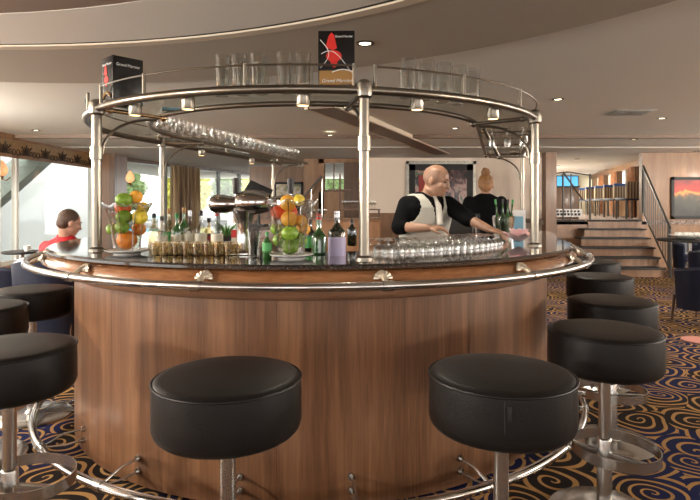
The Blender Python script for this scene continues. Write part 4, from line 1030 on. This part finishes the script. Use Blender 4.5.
for k in range(4):
    bm = B(); c = Vector((che.x, che.y, 1.17 - .06 * k)).lerp(Vector((pel.x, pel.y, 1.17 - .06 * k)), .2 + .15 * k) + fwd * (.142) ; ell(bm, c, (.008, .008, .008)); obj('vest_button', bm, 'capsilver', vest, True)
bm = B(); c = Vector((pel.x, pel.y, 1.09)) + fwd * .125 + rt * .075; m_ = Matrix.Translation(c) @ Matrix.Rotation(yaw + .35, 4, 'Z'); box(bm, (-.045, -.004, -.007), (.045, .016, .007), m_); obj('pocket_welt', bm, 'black', vest, True)
bm = B(); c0 = Vector((che.x, che.y, 0))
t0 = c0 + fwd * .085 + Vector((0, 0, 1.405)); t1 = c0 + fwd * .136 + Vector((0, 0, 1.33)); t2 = c0 + fwd * .150 + Vector((0, 0, 1.20))
tube(bm, [t0, t0.lerp(t1, .4), t1, t2], [.017, .013, .022, .026], 10, flat=.9)
for v in bm.verts:
    pass
obj('silver_tie', bm, 'tie', bman, True)
bm = B(); loft(bm, [ringsec((pel.x, pel.y, z), rx, ry, yaw) for z, rx, ry in ((.78, .175, .125), (.86, .18, .130), (.97, .172, .122))], 24)
for q in (-1, 1):
    h_ = pel + rt * q * .09 + Vector((0, 0, .84)); k_n = pel + rt * q * .10 + fwd * .02 + Vector((0, 0, .47)); an = pel + rt * q * .11 - fwd * .01 + Vector((0, 0, .07)); limb(bm, [h_, k_n, an], [.098, .075, .062])
skinned(obj('grey_trousers', bm, 'trousers', bman, True), .012, 3)
bm = B()
for q in (-1, 1):
    an = pel + rt * q * .11 - fwd * .01; ell(bm, an + fwd * .065 + Vector((0, 0, .045)), (.052, .135, .045), Matrix.Rotation(yaw, 4, 'Z'))
obj('shoes', bm, 'black', bman, True)

# woman with a bun, seen from behind ------------------------------------
YW = 5.8; wc_ = Vector((X(485, YW), YW, 0)); wy = math.radians(-12)
wm = thing('person', 'woman with ginger hair bun in a black blouse, seen from behind', 'person', wc_)
wf = Vector((-math.sin(wy), math.cos(wy), 0)); wr = Vector((math.cos(wy), math.sin(wy), 0))
def wr_rings(g=0.):
    return [ringsec((wc_.x, wc_.y, z), rx + g, ry + g, wy) for z, rx, ry in ((.84, .165, .125), (.95, .155, .115), (1.08, .130, .10), (1.22, .155, .108), (1.32, .172, .105), (1.385, .150, .090), (1.42, .10, .07), (1.445, .052, .052))]
wh = headm(P(486, 185, YW) , wy - math.radians(8), math.radians(12))
sL = wc_ - wr * .165 + Vector((0, 0, 1.365)); sR = wc_ + wr * .165 + Vector((0, 0, 1.365)); eL = wc_ - wr * .25 + wf * .02 + Vector((0, 0, 1.10)); eR = wc_ + wr * .24 + wf * .0 + Vector((0, 0, 1.10)); wL = wc_ - wr * .12 + wf * .27 + Vector((0, 0, 1.10)); wR = wc_ + wr * .14 + wf * .26 + Vector((0, 0, 1.09))
bm = B(); loft(bm, wr_rings(), 24); tube(bm, [wc_ + Vector((0, 0, 1.41)), wh @ Vector((0, -.02, -.05))], [.048, .046], 14); head(bm, wh, .95)
limb(bm, [sL, eL], [.045, .036]); limb(bm, [eL, wL], [.036, .023]); limb(bm, [sR, eR], [.045, .036]); limb(bm, [eR, wR], [.036, .023])
hand(bm, wL, wf + wr * .3, (0, 0, 1), .88, .45, 1); hand(bm, wR, wf - wr * .3, (0, 0, 1), .88, .45, -1)
for q in (-1, 1):
    limb(bm, [wc_ + wr * q * .085 + Vector((0, 0, .84)), wc_ + wr * q * .085 + wf * .015 + Vector((0, 0, .46)), wc_ + wr * q * .085 + Vector((0, 0, .09))], [.085, .055, .038]); ell(bm, wc_ + wr * q * .085 + wf * .06 + Vector((0, 0, .042)), (.04, .11, .04), Matrix.Rotation(wy, 4, 'Z'))
skinned(obj('body', bm, 'skin2', wm, True), .0075, 5); face(wm, wh, .95, 'ginger')
bm = B(); E(bm, wh, (0, -.022, .026), (.080, .090, .090)); E(bm, wh, (0, -.045, -.020), (.070, .060, .065)); E(bm, wh, (0, -.060, -.055), (.045, .035, .035))
skinned(obj('hair', bm, 'ginger', wm, True), .006, 3)
bm = B()
for k in range(5): tube(bm, [wh @ (Vector((0, -.055, .125)) + Vector(((.026 + .008 * math.sin(k)) * math.cos(a), (.026) * math.sin(a), (k - 2) * .013 + .004 * math.sin(a * 2)))) for a in [2 * PI * j / 20 for j in range(20)]], .014, 8, True)
E(bm, wh, (0, -.055, .125), (.030, .030, .036)); obj('hair_bun', bm, 'ginger', wm, True)
bm = B(); loft(bm, wr_rings(.012), 28); limb(bm, [sL, sL.lerp(eL, .6), sL.lerp(eL, .85)], [.060, .056, .054]); limb(bm, [sR, sR.lerp(eR, .6), sR.lerp(eR, .85)], [.060, .056, .054]); tube(bm, [wc_ + Vector((0, 0, 1.38)), wc_ + Vector((0, 0, 1.452))], [.075, .058], 16)
skinned(obj('black_blouse', bm, 'shirt', wm, True), .009, 4)
bm = B(); loft(bm, [ringsec((wc_.x, wc_.y, z), rx, ry, wy) for z, rx, ry in ((.50, .19, .15), (.70, .19, .15), (.86, .182, .142), (.97, .165, .127))], 28); obj('black_skirt', bm, 'trousers', wm, True, ang=80)
bm = B()
for q in (-1, 1): ell(bm, wc_ + wr * q * .085 + wf * .055 + Vector((0, 0, .040)), (.046, .125, .040), Matrix.Rotation(wy, 4, 'Z'))
obj('shoes', bm, 'black', wm, True)

# armchairs ---------------------------------------------------------------
def make_tub():
    t = thing('tub_chair', '', 'armchair', (0, 0, 0))
    bm = B(); n = 28; R0, R1 = .27, .33; cols = []
    for k in range(n + 1):
        a = math.radians(-205 + 230 * k / n) ; zt = .70 - .09 * abs(k / n - .5) * 2
        cols.append([bm.verts.new((r * math.cos(a), r * math.sin(a), z)) for r, z in ((R0 - .02, .30), (R0, zt - .03), ((R0 + R1) / 2, zt), (R1, zt - .03), (R1 - .03, .16), (R0 - .03, .16))])
    for A, C in zip(cols, cols[1:]):
        for j in range(6): bm.faces.new((A[j], A[(j + 1) % 6], C[(j + 1) % 6], C[j]))
    bm.faces.new(cols[0]); bm.faces.new(cols[-1][::-1]); obj('backrest_shell', bm, 'navy_leather', t)
    bm = B(); tube(bm, [(.332 * math.cos(math.radians(-205 + 230 * k / n)), .332 * math.sin(math.radians(-205 + 230 * k / n)), .672 - .09 * abs(k / n - .5) * 2) for k in range(n + 1)], .005, 6); obj('piping', bm, 'navyseat', t)
    bm = B(); lathe(bm, [(0, .30), (.26, .30), (.275, .32), (.275, .40), (.25, .43), (0, .44)], 36); obj('seat_cushion', bm, 'navyseat', t)
    for sx in (-1, 1):
        for sy in (-1, 1):
            bm = B(); tube(bm, [(sx * .2, sy * .2, .30), (sx * .22, sy * .22, 0)], [.018, .012], 10); obj('leg', bm, 'darkwood', t)
    return t
tb = make_tub(); tb.location = (X(703, 6.3), 6.3, 0); tb.rotation_euler = (0, 0, math.radians(25)); tb['label'] = 'navy leather tub armchair at the right picture edge on the patterned carpet'
TB = [(-2.62, 4.92, 8, 'navy tub armchair under the seated man in the red shirt'), (-3.62, 5.9, 20, 'dark tub armchair at the left picture edge behind the bar stools'),
      (X(692, 10.15), 10.15, 190, 'navy tub armchair behind the round table with the bowl, right of the handrail'), (X(712, 8.45), 8.45, 10, 'navy tub armchair in front of the right round table')]
for x, y, a, lb in TB: dup(tb, (x, y, 0), math.radians(a), lb, scale=(1, 1, 1.32) if 'red shirt' in lb else None)
def table(x, y, r, lb, h=.75):
    t = thing('round_table', lb, 'table', (x, y, 0)); bm = B(); lathe(bm, [(0, h - .03), (r - .01, h - .03), (r, h - .02), (r, h - .006), (r - .008, h), (0, h)], 40); obj('table_top', bm, 'black', t)
    bm = B(); lathe(bm, [(.03, .02), (.03, h - .03), (0, h - .03)], 16); obj('pedestal', bm, 'steel', t); bm = B(); lathe(bm, [(0, 0), (.22, 0), (.2, .015), (.04, .03), (0, .03)], 30); obj('base', bm, 'steel', t); return t
table(X(690, 9.2), 9.2, .50, 'dark round table with a white bowl under the red picture')
table(X(24, 7), 6.95, .22, 'dark round table by the left window')
t = thing('white_bowl', 'shallow white bowl of rolled napkins on the right round table', 'bowl', (X(687, 9.2), 9.2, .75))
bm = B(); lathe(bm, [(0, 0), (.10, 0), (.27, .06), (.28, .07), (.26, .065), (.1, .015), (0, .015)], 32); obj('bowl_body', bm, 'white', t)
for k in range(7):
    bm = B(); ell(bm, (-.17 + .057 * k, .02 * math.sin(k * 2), .085), (.035, .07, .035)); obj('rolled_napkin', bm, 'white', t)
t = thing('coffee_cup', 'small white cup on the table by the left window', 'cup', (X(27, 6.9), 6.9, .75))
bm = B(); lathe(bm, [(0, 0), (.03, 0), (.045, .07), (.042, .07), (.028, .006), (0, .006)], 20); obj('cup_body', bm, 'white', t); bm = B(); tube(bm, [(.043, 0, .055), (.065, 0, .045), (.06, 0, .025), (.036, 0, .02)], .004, 8); obj('handle', bm, 'white', t)

t = thing('round_mat', 'round salmon pink mat on the carpet at the right picture edge', 'mat', (X(698, 5.45), 5.45, 0))
bm = B(); lathe(bm, [(0, 0), (.145, 0), (.15, .004), (.145, .009), (0, .010)], 40); obj('mat_disc', bm, 'salmon', t)
# seated man ---------------------------------------------------------------
YM = 4.95; mc = Vector((-2.62, YM, 0)); my = math.radians(-22); mf = Vector((-math.sin(my), math.cos(my), 0)); mr_ = Vector((math.cos(my), math.sin(my), 0))
mp_ = thing('person', 'seated man with short brown hair in a red checked shirt by the window', 'person', mc)
def mrings(g=0.):
    q = lambda z, f: tuple(mc + mf * f + Vector((0, 0, z)))
    return [ringsec(q(z, f), rx + g, ry + g, my) for z, f, rx, ry in ((.43, -.02, .18, .14), (.55, -.02, .175, .135), (.70, .0, .17, .13), (.84, .03, .19, .13), (.93, .06, .20, .125), (.99, .08, .17, .105), (1.02, .09, .11, .075), (1.045, .10, .062, .058))]
mh = headm(P(70, 223, YM + .08), math.radians(-48), math.radians(16))
s1 = mc + mf * .06 - mr_ * .19 + Vector((0, 0, .94)); s2 = mc + mf * .06 + mr_ * .19 + Vector((0, 0, .94)); e1 = mc + mf * .14 - mr_ * .26 + Vector((0, 0, .66)); e2 = mc + mf * .14 + mr_ * .25 + Vector((0, 0, .66)); w1 = mc + mf * .36 - mr_ * .12 + Vector((0, 0, .60)); w2 = mc + mf * .36 + mr_ * .12 + Vector((0, 0, .60))
bm = B(); loft(bm, mrings(), 24); tube(bm, [mc + mf * .09 + Vector((0, 0, 1.0)), mh @ Vector((0, -.03, -.05))], [.058, .055], 14); head(bm, mh, 1.03)
limb(bm, [s1, e1], [.05, .04]); limb(bm, [e1, w1], [.04, .027]); limb(bm, [s2, e2], [.05, .04]); limb(bm, [e2, w2], [.04, .027]); hand(bm, w1, mf - Vector((0, 0, .3)), (0, 0, 1), .95, .4, 1); hand(bm, w2, mf - Vector((0, 0, .3)), (0, 0, 1), .95, .4, -1)
legs = []
for q in (-1, 1):
    h_ = mc + mr_ * q * .10 + Vector((0, 0, .50)); k_n = mc + mr_ * q * .13 + mf * .42 + Vector((0, 0, .50)); an = mc + mr_ * q * .13 + mf * .44 + Vector((0, 0, .09)); legs.append((h_, k_n, an)); limb(bm, [h_, k_n], [.08, .058]); limb(bm, [k_n, an], [.057, .042]); ell(bm, an + mf * .06 + Vector((0, 0, -.048)), (.045, .12, .042), Matrix.Rotation(my, 4, 'Z'))
skinned(obj('body', bm, 'skin2', mp_, True), .0075, 5); face(mp_, mh, 1.03, 'brownhair')
bm = B(); E(bm, mh, (0, -.024, .036), (.084, .094, .088)); E(bm, mh, (0, -.052, -.008), (.074, .062, .066)); skinned(obj('hair', bm, 'brownhair', mp_, True), .006, 2)
bm = B(); loft(bm, mrings(.012), 28); limb(bm, [s1, e1], [.066, .058]); limb(bm, [e1, e1.lerp(w1, .8)], [.057, .042]); limb(bm, [s2, e2], [.066, .058]); limb(bm, [e2, e2.lerp(w2, .8)], [.057, .042]); tube(bm, [mc + mf * .09 + Vector((0, 0, .98)), mc + mf * .10 + Vector((0, 0, 1.065))], [.085, .070], 16)
skinned(obj('red_checked_shirt', bm, 'redshirt', mp_, True), .009, 3)
bm = B(); ell(bm, mc + Vector((0, 0, .50)), (.19, .16, .10), Matrix.Rotation(my, 4, 'Z'))
for h_, k_n, an in legs: limb(bm, [h_, k_n], [.095, .072]); limb(bm, [k_n, an], [.070, .058])
skinned(obj('dark_trousers', bm, 'navyseat', mp_, True), .011, 3)
bm = B()
for h_, k_n, an in legs: ell(bm, an + mf * .065 + Vector((0, 0, -.043)), (.052, .135, .045), Matrix.Rotation(my, 4, 'Z'))
obj('shoes', bm, 'black', mp_, True)

# ------------------------------------------------------------------ stairs, rails, upper deck
hr = thing('stair_handrail', 'dark metal stair railing on the right side of the steps', 'railing', (5.73, 10.1, 0))
def SP(px, py, Y): return P(px, py, Y)
tops = [(5.78, 10.02, .90), (6.14, 11.62, 2.12)]
a, b = Vector(tops[0]), Vector(tops[1]); bm = B(); tube(bm, [a, b], .024, 10); tube(bm, [a - Vector((0, 0, .78)), b - Vector((0, 0, .98))], .015, 8); obj('handrail', bm, 'darkmetal', hr, True)
for k in range(13):
    t = k / 12; p = a.lerp(b, t); bm = B(); z0 = p.z - (.9 if k == 0 else .80 + .18 * t); tube(bm, [(p.x, p.y, z0), p], .030 if k in (0, 12) else .011, 8); obj('newel_post' if k in (0, 12) else 'baluster', bm, 'darkmetal', hr, True)
hl = thing('rear_stair_handrail', 'dark slanted handrail before the rear left wooden wall', 'railing', (X(296, 13), 13.0, 0))
a = P(290, 213, 13.0); b = P(322, 176, 13.0); bm = B(); tube(bm, [a, b], .03, 10); obj('handrail', bm, 'darkmetal', hl, True)
for k in range(4):
    p = a.lerp(b, k / 3); bm = B(); tube(bm, [(p.x, p.y, 0), p], .014, 8); obj('baluster', bm, 'steel', hl, True)
dr = thing('deck_railing', 'thin metal railing with curved top along the edge of the upper deck', 'railing', (4.9, 11.9, .99))
bm = B(); pts = [Vector((X(px, 12.0), 12.0, z)) for px, z in ((552, 1.98), (568, 2.02), (590, 1.95))]; tube(bm, pts, .012, 8)
tube(bm, [P(563, 172, 12.0), P(583, 200, 12.0)], .02, 8); obj('top_rail', bm, 'darkmetal', dr, True)
for px in (552, 563, 571, 590):
    bm = B(); tube(bm, [(X(px, 12.0), 12.0, .99), (X(px, 12.0), 12.0, 1.98)], .022 if px in (563, 590) else .014, 8); obj('railing_post', bm, 'darkmetal', dr, True)
bm = B(); box(bm, (X(556, 12.0), 11.99, 1.05), (X(582, 12.0), 12.01, 1.22)); obj('white_band', bm, 'paper', dr, True)
for k in range(7):
    bm = B(); x = X(558 + 3.5 * k, 11.98); box(bm, (x - .02, 11.975, 1.08), (x + .025, 11.99, 1.13)); box(bm, (x - .03, 11.975, 1.15), (x + .01, 11.99, 1.19)); obj('key_pattern', bm, 'black', dr, True)
def make_side(top='stripe'):
    t = thing('dining_chair', '', 'chair', (0, 0, .99))
    bm = B(); box(bm, (-.21, -.21, .42), (.21, .21, .48), bevel=.01); obj('seat', bm, 'navyseat', t)
    bm = B(); box(bm, (-.21, -.24, .46), (.21, -.19, .79), bevel=.01); obj('backrest', bm, 'stripe', t)
    bm = B(); box(bm, (-.20, -.245, .77), (.20, -.185, .84), bevel=.01); obj('headrest', bm, top, t)
    for sx in (-1, 1):
        for sy in (-1, 1): bm = B(); tube(bm, [(sx * .19, sy * .19, 0), (sx * .19, sy * .19, .43)], .02, 8); obj('leg', bm, 'darkmetal', t)
    return t
dc = make_side(); db = make_side('blueseat'); db.location = (0, 0, -50); k_ = 0
for px, Y, a, wh_ in ((629, 12.5, 5, 'nearest the stairs'), (616, 13.8, 8, 'second from the stairs'), (606, 14.8, 8, 'third from the stairs'), (597, 15.8, 8, 'fourth from the stairs'), (588, 16.8, 8, 'fifth from the stairs'), (579, 18, 8, 'farthest')):
    lb = 'striped beige dining chair on the upper deck, ' + wh_; loc = (X(px, Y), Y, .99)
    if k_ == 0: dc.location = loc; dc['label'] = lb; dc.rotation_euler = (0, 0, .1)
    elif k_ == 1: db.location = loc; db['label'] = lb + ', with a blue top'; db.rotation_euler = (0, 0, math.radians(a))
    else: dup(db, loc, math.radians(a), lb + ', with a blue top')
    k_ += 1
wp = thing('wooden_cabinet', 'brown wooden cabinet on the upper deck behind the railing', 'cabinet', (X(566, 13.0), 13.0, .99))
bm = B(); box(bm, (-.32, -.2, 0), (.22, .2, .72), bevel=.01); obj('cabinet_body', bm, 'walnutwall', wp); bm = B(); box(bm, (-.34, -.22, .72), (.24, .22, .75)); obj('cabinet_top', bm, 'black', wp)
tv = thing('wall_screen', 'blue screen on the far wall of the upper deck', 'screen', (X(567, 20.9), 20.9, Z(182, 20.9)))
bm = B(); box(bm, (-.42, -.04, -.24), (.42, .05, .24), bevel=.01); obj('housing', bm, 'black', tv); bm = B(); box(bm, (-.39, -.045, -.21), (.39, -.04, .21)); obj('display', bm, 'screen', tv)

# ------------------------------------------------------------------ wall lamps
def sconce(px, py, Y, wallx, lb, s=1.):
    c = P(px, py, Y); t = thing('wall_lamp', lb, 'lamp', c)
    bm = B(); n = 40; lathe(bm, [(.018, -.10), (.05, -.085), (.082, -.04), (.088, .0), (.070, .06), (.035, .12), (.012, .15), (0, .155)], n, sx=s, sy=s); obj('amber_shade', bm, 'amber', t)
    bm = B(); lathe(bm, [(0, -.16), (.012, -.155), (.018, -.13), (.030, -.10), (.024, -.09), (0, -.09)], 16); tube(bm, [(0, 0, -.14), (wallx[0] * .5, wallx[1] * .5, -.17), (wallx[0], wallx[1], -.12)], .010, 8); obj('bracket', bm, 'warm_brass', t); return t
sconce(2, 170, 8.9, (X(2, 8.9) * -1 + WX, 0), 'amber tulip wall lamp on the left wall at the picture edge')
sconce(130, 178, 11.5, (-.12, .38), 'amber tulip wall lamp on the wooden pier beside the rear left windows')
def bulb(t, e, z=.22, r=.08, off=(0, 0)):  # point light just above the shade of each added wall lamp
    ld = bpy.data.lights.new('added_fill_bulb', 'POINT'); ld.energy = e; ld.color = (1, .93, .82); ld.shadow_soft_size = r
    lo = bpy.data.objects.new('bulb', ld); COL.objects.link(lo); lo.parent = t; lo.location = (off[0], off[1], z)
for x, y, dx, dy in ((-5.33, 5.6, -.12, 0), (-5.33, 2.3, -.12, 0), (-5.33, -.8, -.12, 0), (9.28, 8.5, .12, 0), (9.28, 5.5, .12, 0), (9.28, 2.2, .12, 0), (9.28, -1.0, .12, 0)):  # unseen wall lamps added as uplights for the ceiling
    t = sconce(350, 203, 1, (dx, dy), 'unseen amber tulip wall lamp added on the side wall to brighten the ceiling'); t.location = (x, y, 1.8); t['group'] = 'added wall lamps along the side walls'; bulb(t, 170 if (x < 0 and y > 5) else 90 if y > 8 else 240 if (x > 0 and y > 5) else 340, off=(-dx * 1.2, 0))
t = sconce(350, 203, 1, (-.12, 0), 'hidden amber tulip wall lamp added to brighten the upper deck'); t.location = (4.73, 17, 2.0); bulb(t, 260, off=(.15, 0))  # lamp added out of sight to lift the upper deck ceiling
# ceiling downlights and vent
DL = [(365, 43, 0), (558, 99, 0), (662, 118, 0), (634, 139, 1), (36, 130, 0), (330, 135, 0), (696, 151, 1), (455, 128, 1)]
dn = []
def dlight(x, y, z, lb, power=26, grp=None):
    t = thing('ceiling_downlight', lb, 'ceiling light', (x, y, z), 0, grp)
    bm = B(); lathe(bm, [(.040, .0), (.062, -.001), (.064, -.006), (.050, -.010), (.038, -.004)], 28); obj('trim_ring', bm, 'darkmetal', t)
    bm = B(); lathe(bm, [(0, -.001), (.038, -.001), (.038, -.004), (0, -.004)], 24); obj('lens', bm, 'lamp', t)
    ld = bpy.data.lights.new('downlight_bulb', 'SPOT'); ld.energy = power; ld.color = (1, .90, .74); ld.spot_size = math.radians(130); ld.spot_blend = .8; ld.shadow_soft_size = .06
    lo = bpy.data.objects.new('bulb', ld); COL.objects.link(lo); lo.parent = t; lo.location = (0, 0, -.02)
names = ['just above the front of the rack', 'to the right of the rack, on the pale ceiling', 'at the right beyond the air vent', 'over the stairs, near the ceiling trim', 'above the left window', 'over the middle of the room behind the rack', 'at the far right edge above the wooden wall', 'over the barman']
for (px, py, q), nm in zip(DL, names):
    cz = CH if py < 135 else CF; 
    if px == 365: cz = CH - .02
    Y = (cz - EYE) * F / (203 - py); dlight(X(px, Y), Y, cz, 'small round recessed ceiling light ' + nm, (22 if px > 650 else 40 if px > 600 else 110) if py > 115 else 55)
for x, y in ((-3.4, -2.6), (-1.4, -2.6), (.6, -2.6), (3.6, -1.6), (4.2, 1.6)):  # unseen downlights added to light the front of the bar
    dlight(x, y, CH if x > 2.4 else CH + .02, 'unseen round ceiling light added in the front part of the room to light the bar', 70, 'added ceiling lights behind the viewer')
for i, (x, y) in enumerate(((5.4, 13.2), (5.8, 15.5), (6.2, 18.0), (7.2, 19.5))): dlight(x, y, CF, 'recessed ceiling light added to brighten the upper deck, ' + ('nearest the stairs', 'second from the stairs', 'third from the stairs', 'by the far wall')[i], 90)  # downlights added because the upper deck came out dark
Y = 6.75; vt = thing('air_vent', 'grey rectangular air vent in the right part of the ceiling', 'vent', (X(629, Y), Y, CH), math.radians(-2))
bm = B(); box(bm, (-.24, -.20, -.006), (.24, .20, 0)); obj('vent_plate', bm, 'outgrey', vt)
for k in range(9): bm = B(); box(bm, (-.22, -.18 + .04 * k, -.012), (.22, -.165 + .04 * k, -.006)); obj('slat', bm, 'steel', vt)

# ------------------------------------------------------------------ outside
bm = B(); box(bm, (-60, -30, -1.3), (-6.2, 90, -1.2)); struct('ground_outside', bm, 'quay')
bm = B(); box(bm, (-10.0, 6.0, -1.2), (-9.7, 23, 6)); struct('lock_wall_outside', bm, 'outwall')
g = thing('slanted_gangway', 'grey green slanted steel stair outside the left window', 'gangway', (-8.0, 13, -1.2))
a = Vector((-8.2, 11.7, .95)); b = Vector((-7.2, 14.9, 3.6)); bm = B()
tube(bm, [a - (b - a) * .6, b + (b - a) * .4], .36, 4); obj('stringer', bm, 'gangway', g, True)
bm = B(); tube(bm, [a - (b - a) * .6 + Vector((0, 0, .9)), b + Vector((0, 0, .9))], .03, 6); obj('guard_rail', bm, 'outgrey', g, True)
def tree(x, y, z, s, lb, mt):
    t = thing('tree', lb, 'tree', (x, y, -1.2))
    bm = B(); tube(bm, [(0, 0, 0), (.1, 0, z + 1.2)], [.25 * s, .12 * s], 8); obj('trunk', bm, 'darkwood', t)
    bm = B(); bmesh.ops.create_icosphere(bm, subdivisions=5, radius=1)
    for v in bm.verts:
        d_ = noise.fractal(v.co * 2.2 + Vector((x, y, 0)), .6, 2.2, 5); v.co = v.co * (1 + .45 * d_) * s * 1.6 + Vector((0, 0, z + 1.2))
    obj('crown', bm, mt, t, smooth=False)
for i, (x, y, z, s) in enumerate(((-16, 38, 2.3, 1.0), (-15.5, 52, 2.7, 1.3), (-9.8, 48, 2.4, 1.1), (-5.5, 38, 2.6, 1.1), (-1.2, 34, 3.6, 1.3), (-25, 52, 3, 1.5))):
    tree(x, y, z, s, ['broad green tree outside the rear left windows, nearest the pier', 'yellow green tree outside between the curtain and tap', 'green tree outside behind the beer tap', 'tall green tree seen past the small picture', 'bright green tree outside the upper rear window', 'far green tree outside at the left'][i], ('treeleaf', 'yellowleaf')[i % 2])
for i, (x, y) in enumerate(((-9.2, 27.0), (-6.6, 25.0), (-12.6, 28))):
    t = thing('parked_van', ['blue van outside behind the bottle row', 'white and blue van outside behind the beer tap', 'grey blue van outside by the rear left window'][i], 'van', (x, y, -1.2), .3)
    bm = B(); box(bm, (-2.0, -.8, .4), (2.0, .8, 1.3), bevel=.15); box(bm, (-1.9, -.75, 1.2), (1.2, .75, 2.0), bevel=.2); obj('van_body', bm, ('bluecard', 'outwall', 'outgrey')[i], t)
    bm = B(); box(bm, (-1.5, -.78, 1.35), (1.0, .78, 1.8), bevel=.05); obj('windows', bm, 'darkglass', t)
    for sx in (-1.2, 1.2):
        for sy in (-.75, .75): bm = B(); lathe(bm, [(0, -.1), (.34, -.1), (.34, .1), (0, .1)], 20, (sx, sy, .34), Matrix.Rotation(PI / 2, 4, 'X')); obj('wheel', bm, 'black', t)

# ------------------------------------------------------------------ light and camera
w = bpy.data.worlds.new('sky'); S.world = w; w.use_nodes = True; bg = w.node_tree.nodes['Background']
bg.inputs['Color'].default_value = (1, .985, .95, 1); bg.inputs['Strength'].default_value = 2.5
sun = bpy.data.lights.new('sun', 'SUN'); sun.energy = 1.0; sun.angle = math.radians(3); so = bpy.data.objects.new('sun', sun); COL.objects.link(so)
so.rotation_euler = Vector((-.75, .35, -.62)).to_track_quat('-Z', 'Y').to_euler()
cam = bpy.data.cameras.new('camera'); cam.sensor_width = 36; cam.lens = 36 * F / 700; cam.shift_y = -47 / 700; cam.clip_start = .05; cam.clip_end = 300
co = bpy.data.objects.new('camera', cam); COL.objects.link(co); co.location = (0, 0, EYE); co.rotation_euler = (PI / 2, 0, 0); S.camera = co
S.view_settings.view_transform = 'Standard'; S.view_settings.look = 'None'; S.view_settings.gamma = 1; S.view_settings.use_curve_mapping = False
S.view_settings.exposure = EXPO
S.cycles.use_denoising = True; S.cycles.max_bounces = 8; S.cycles.transparent_max_bounces = 24; S.cycles.sample_clamp_indirect = 6; S.cycles.caustics_reflective = False
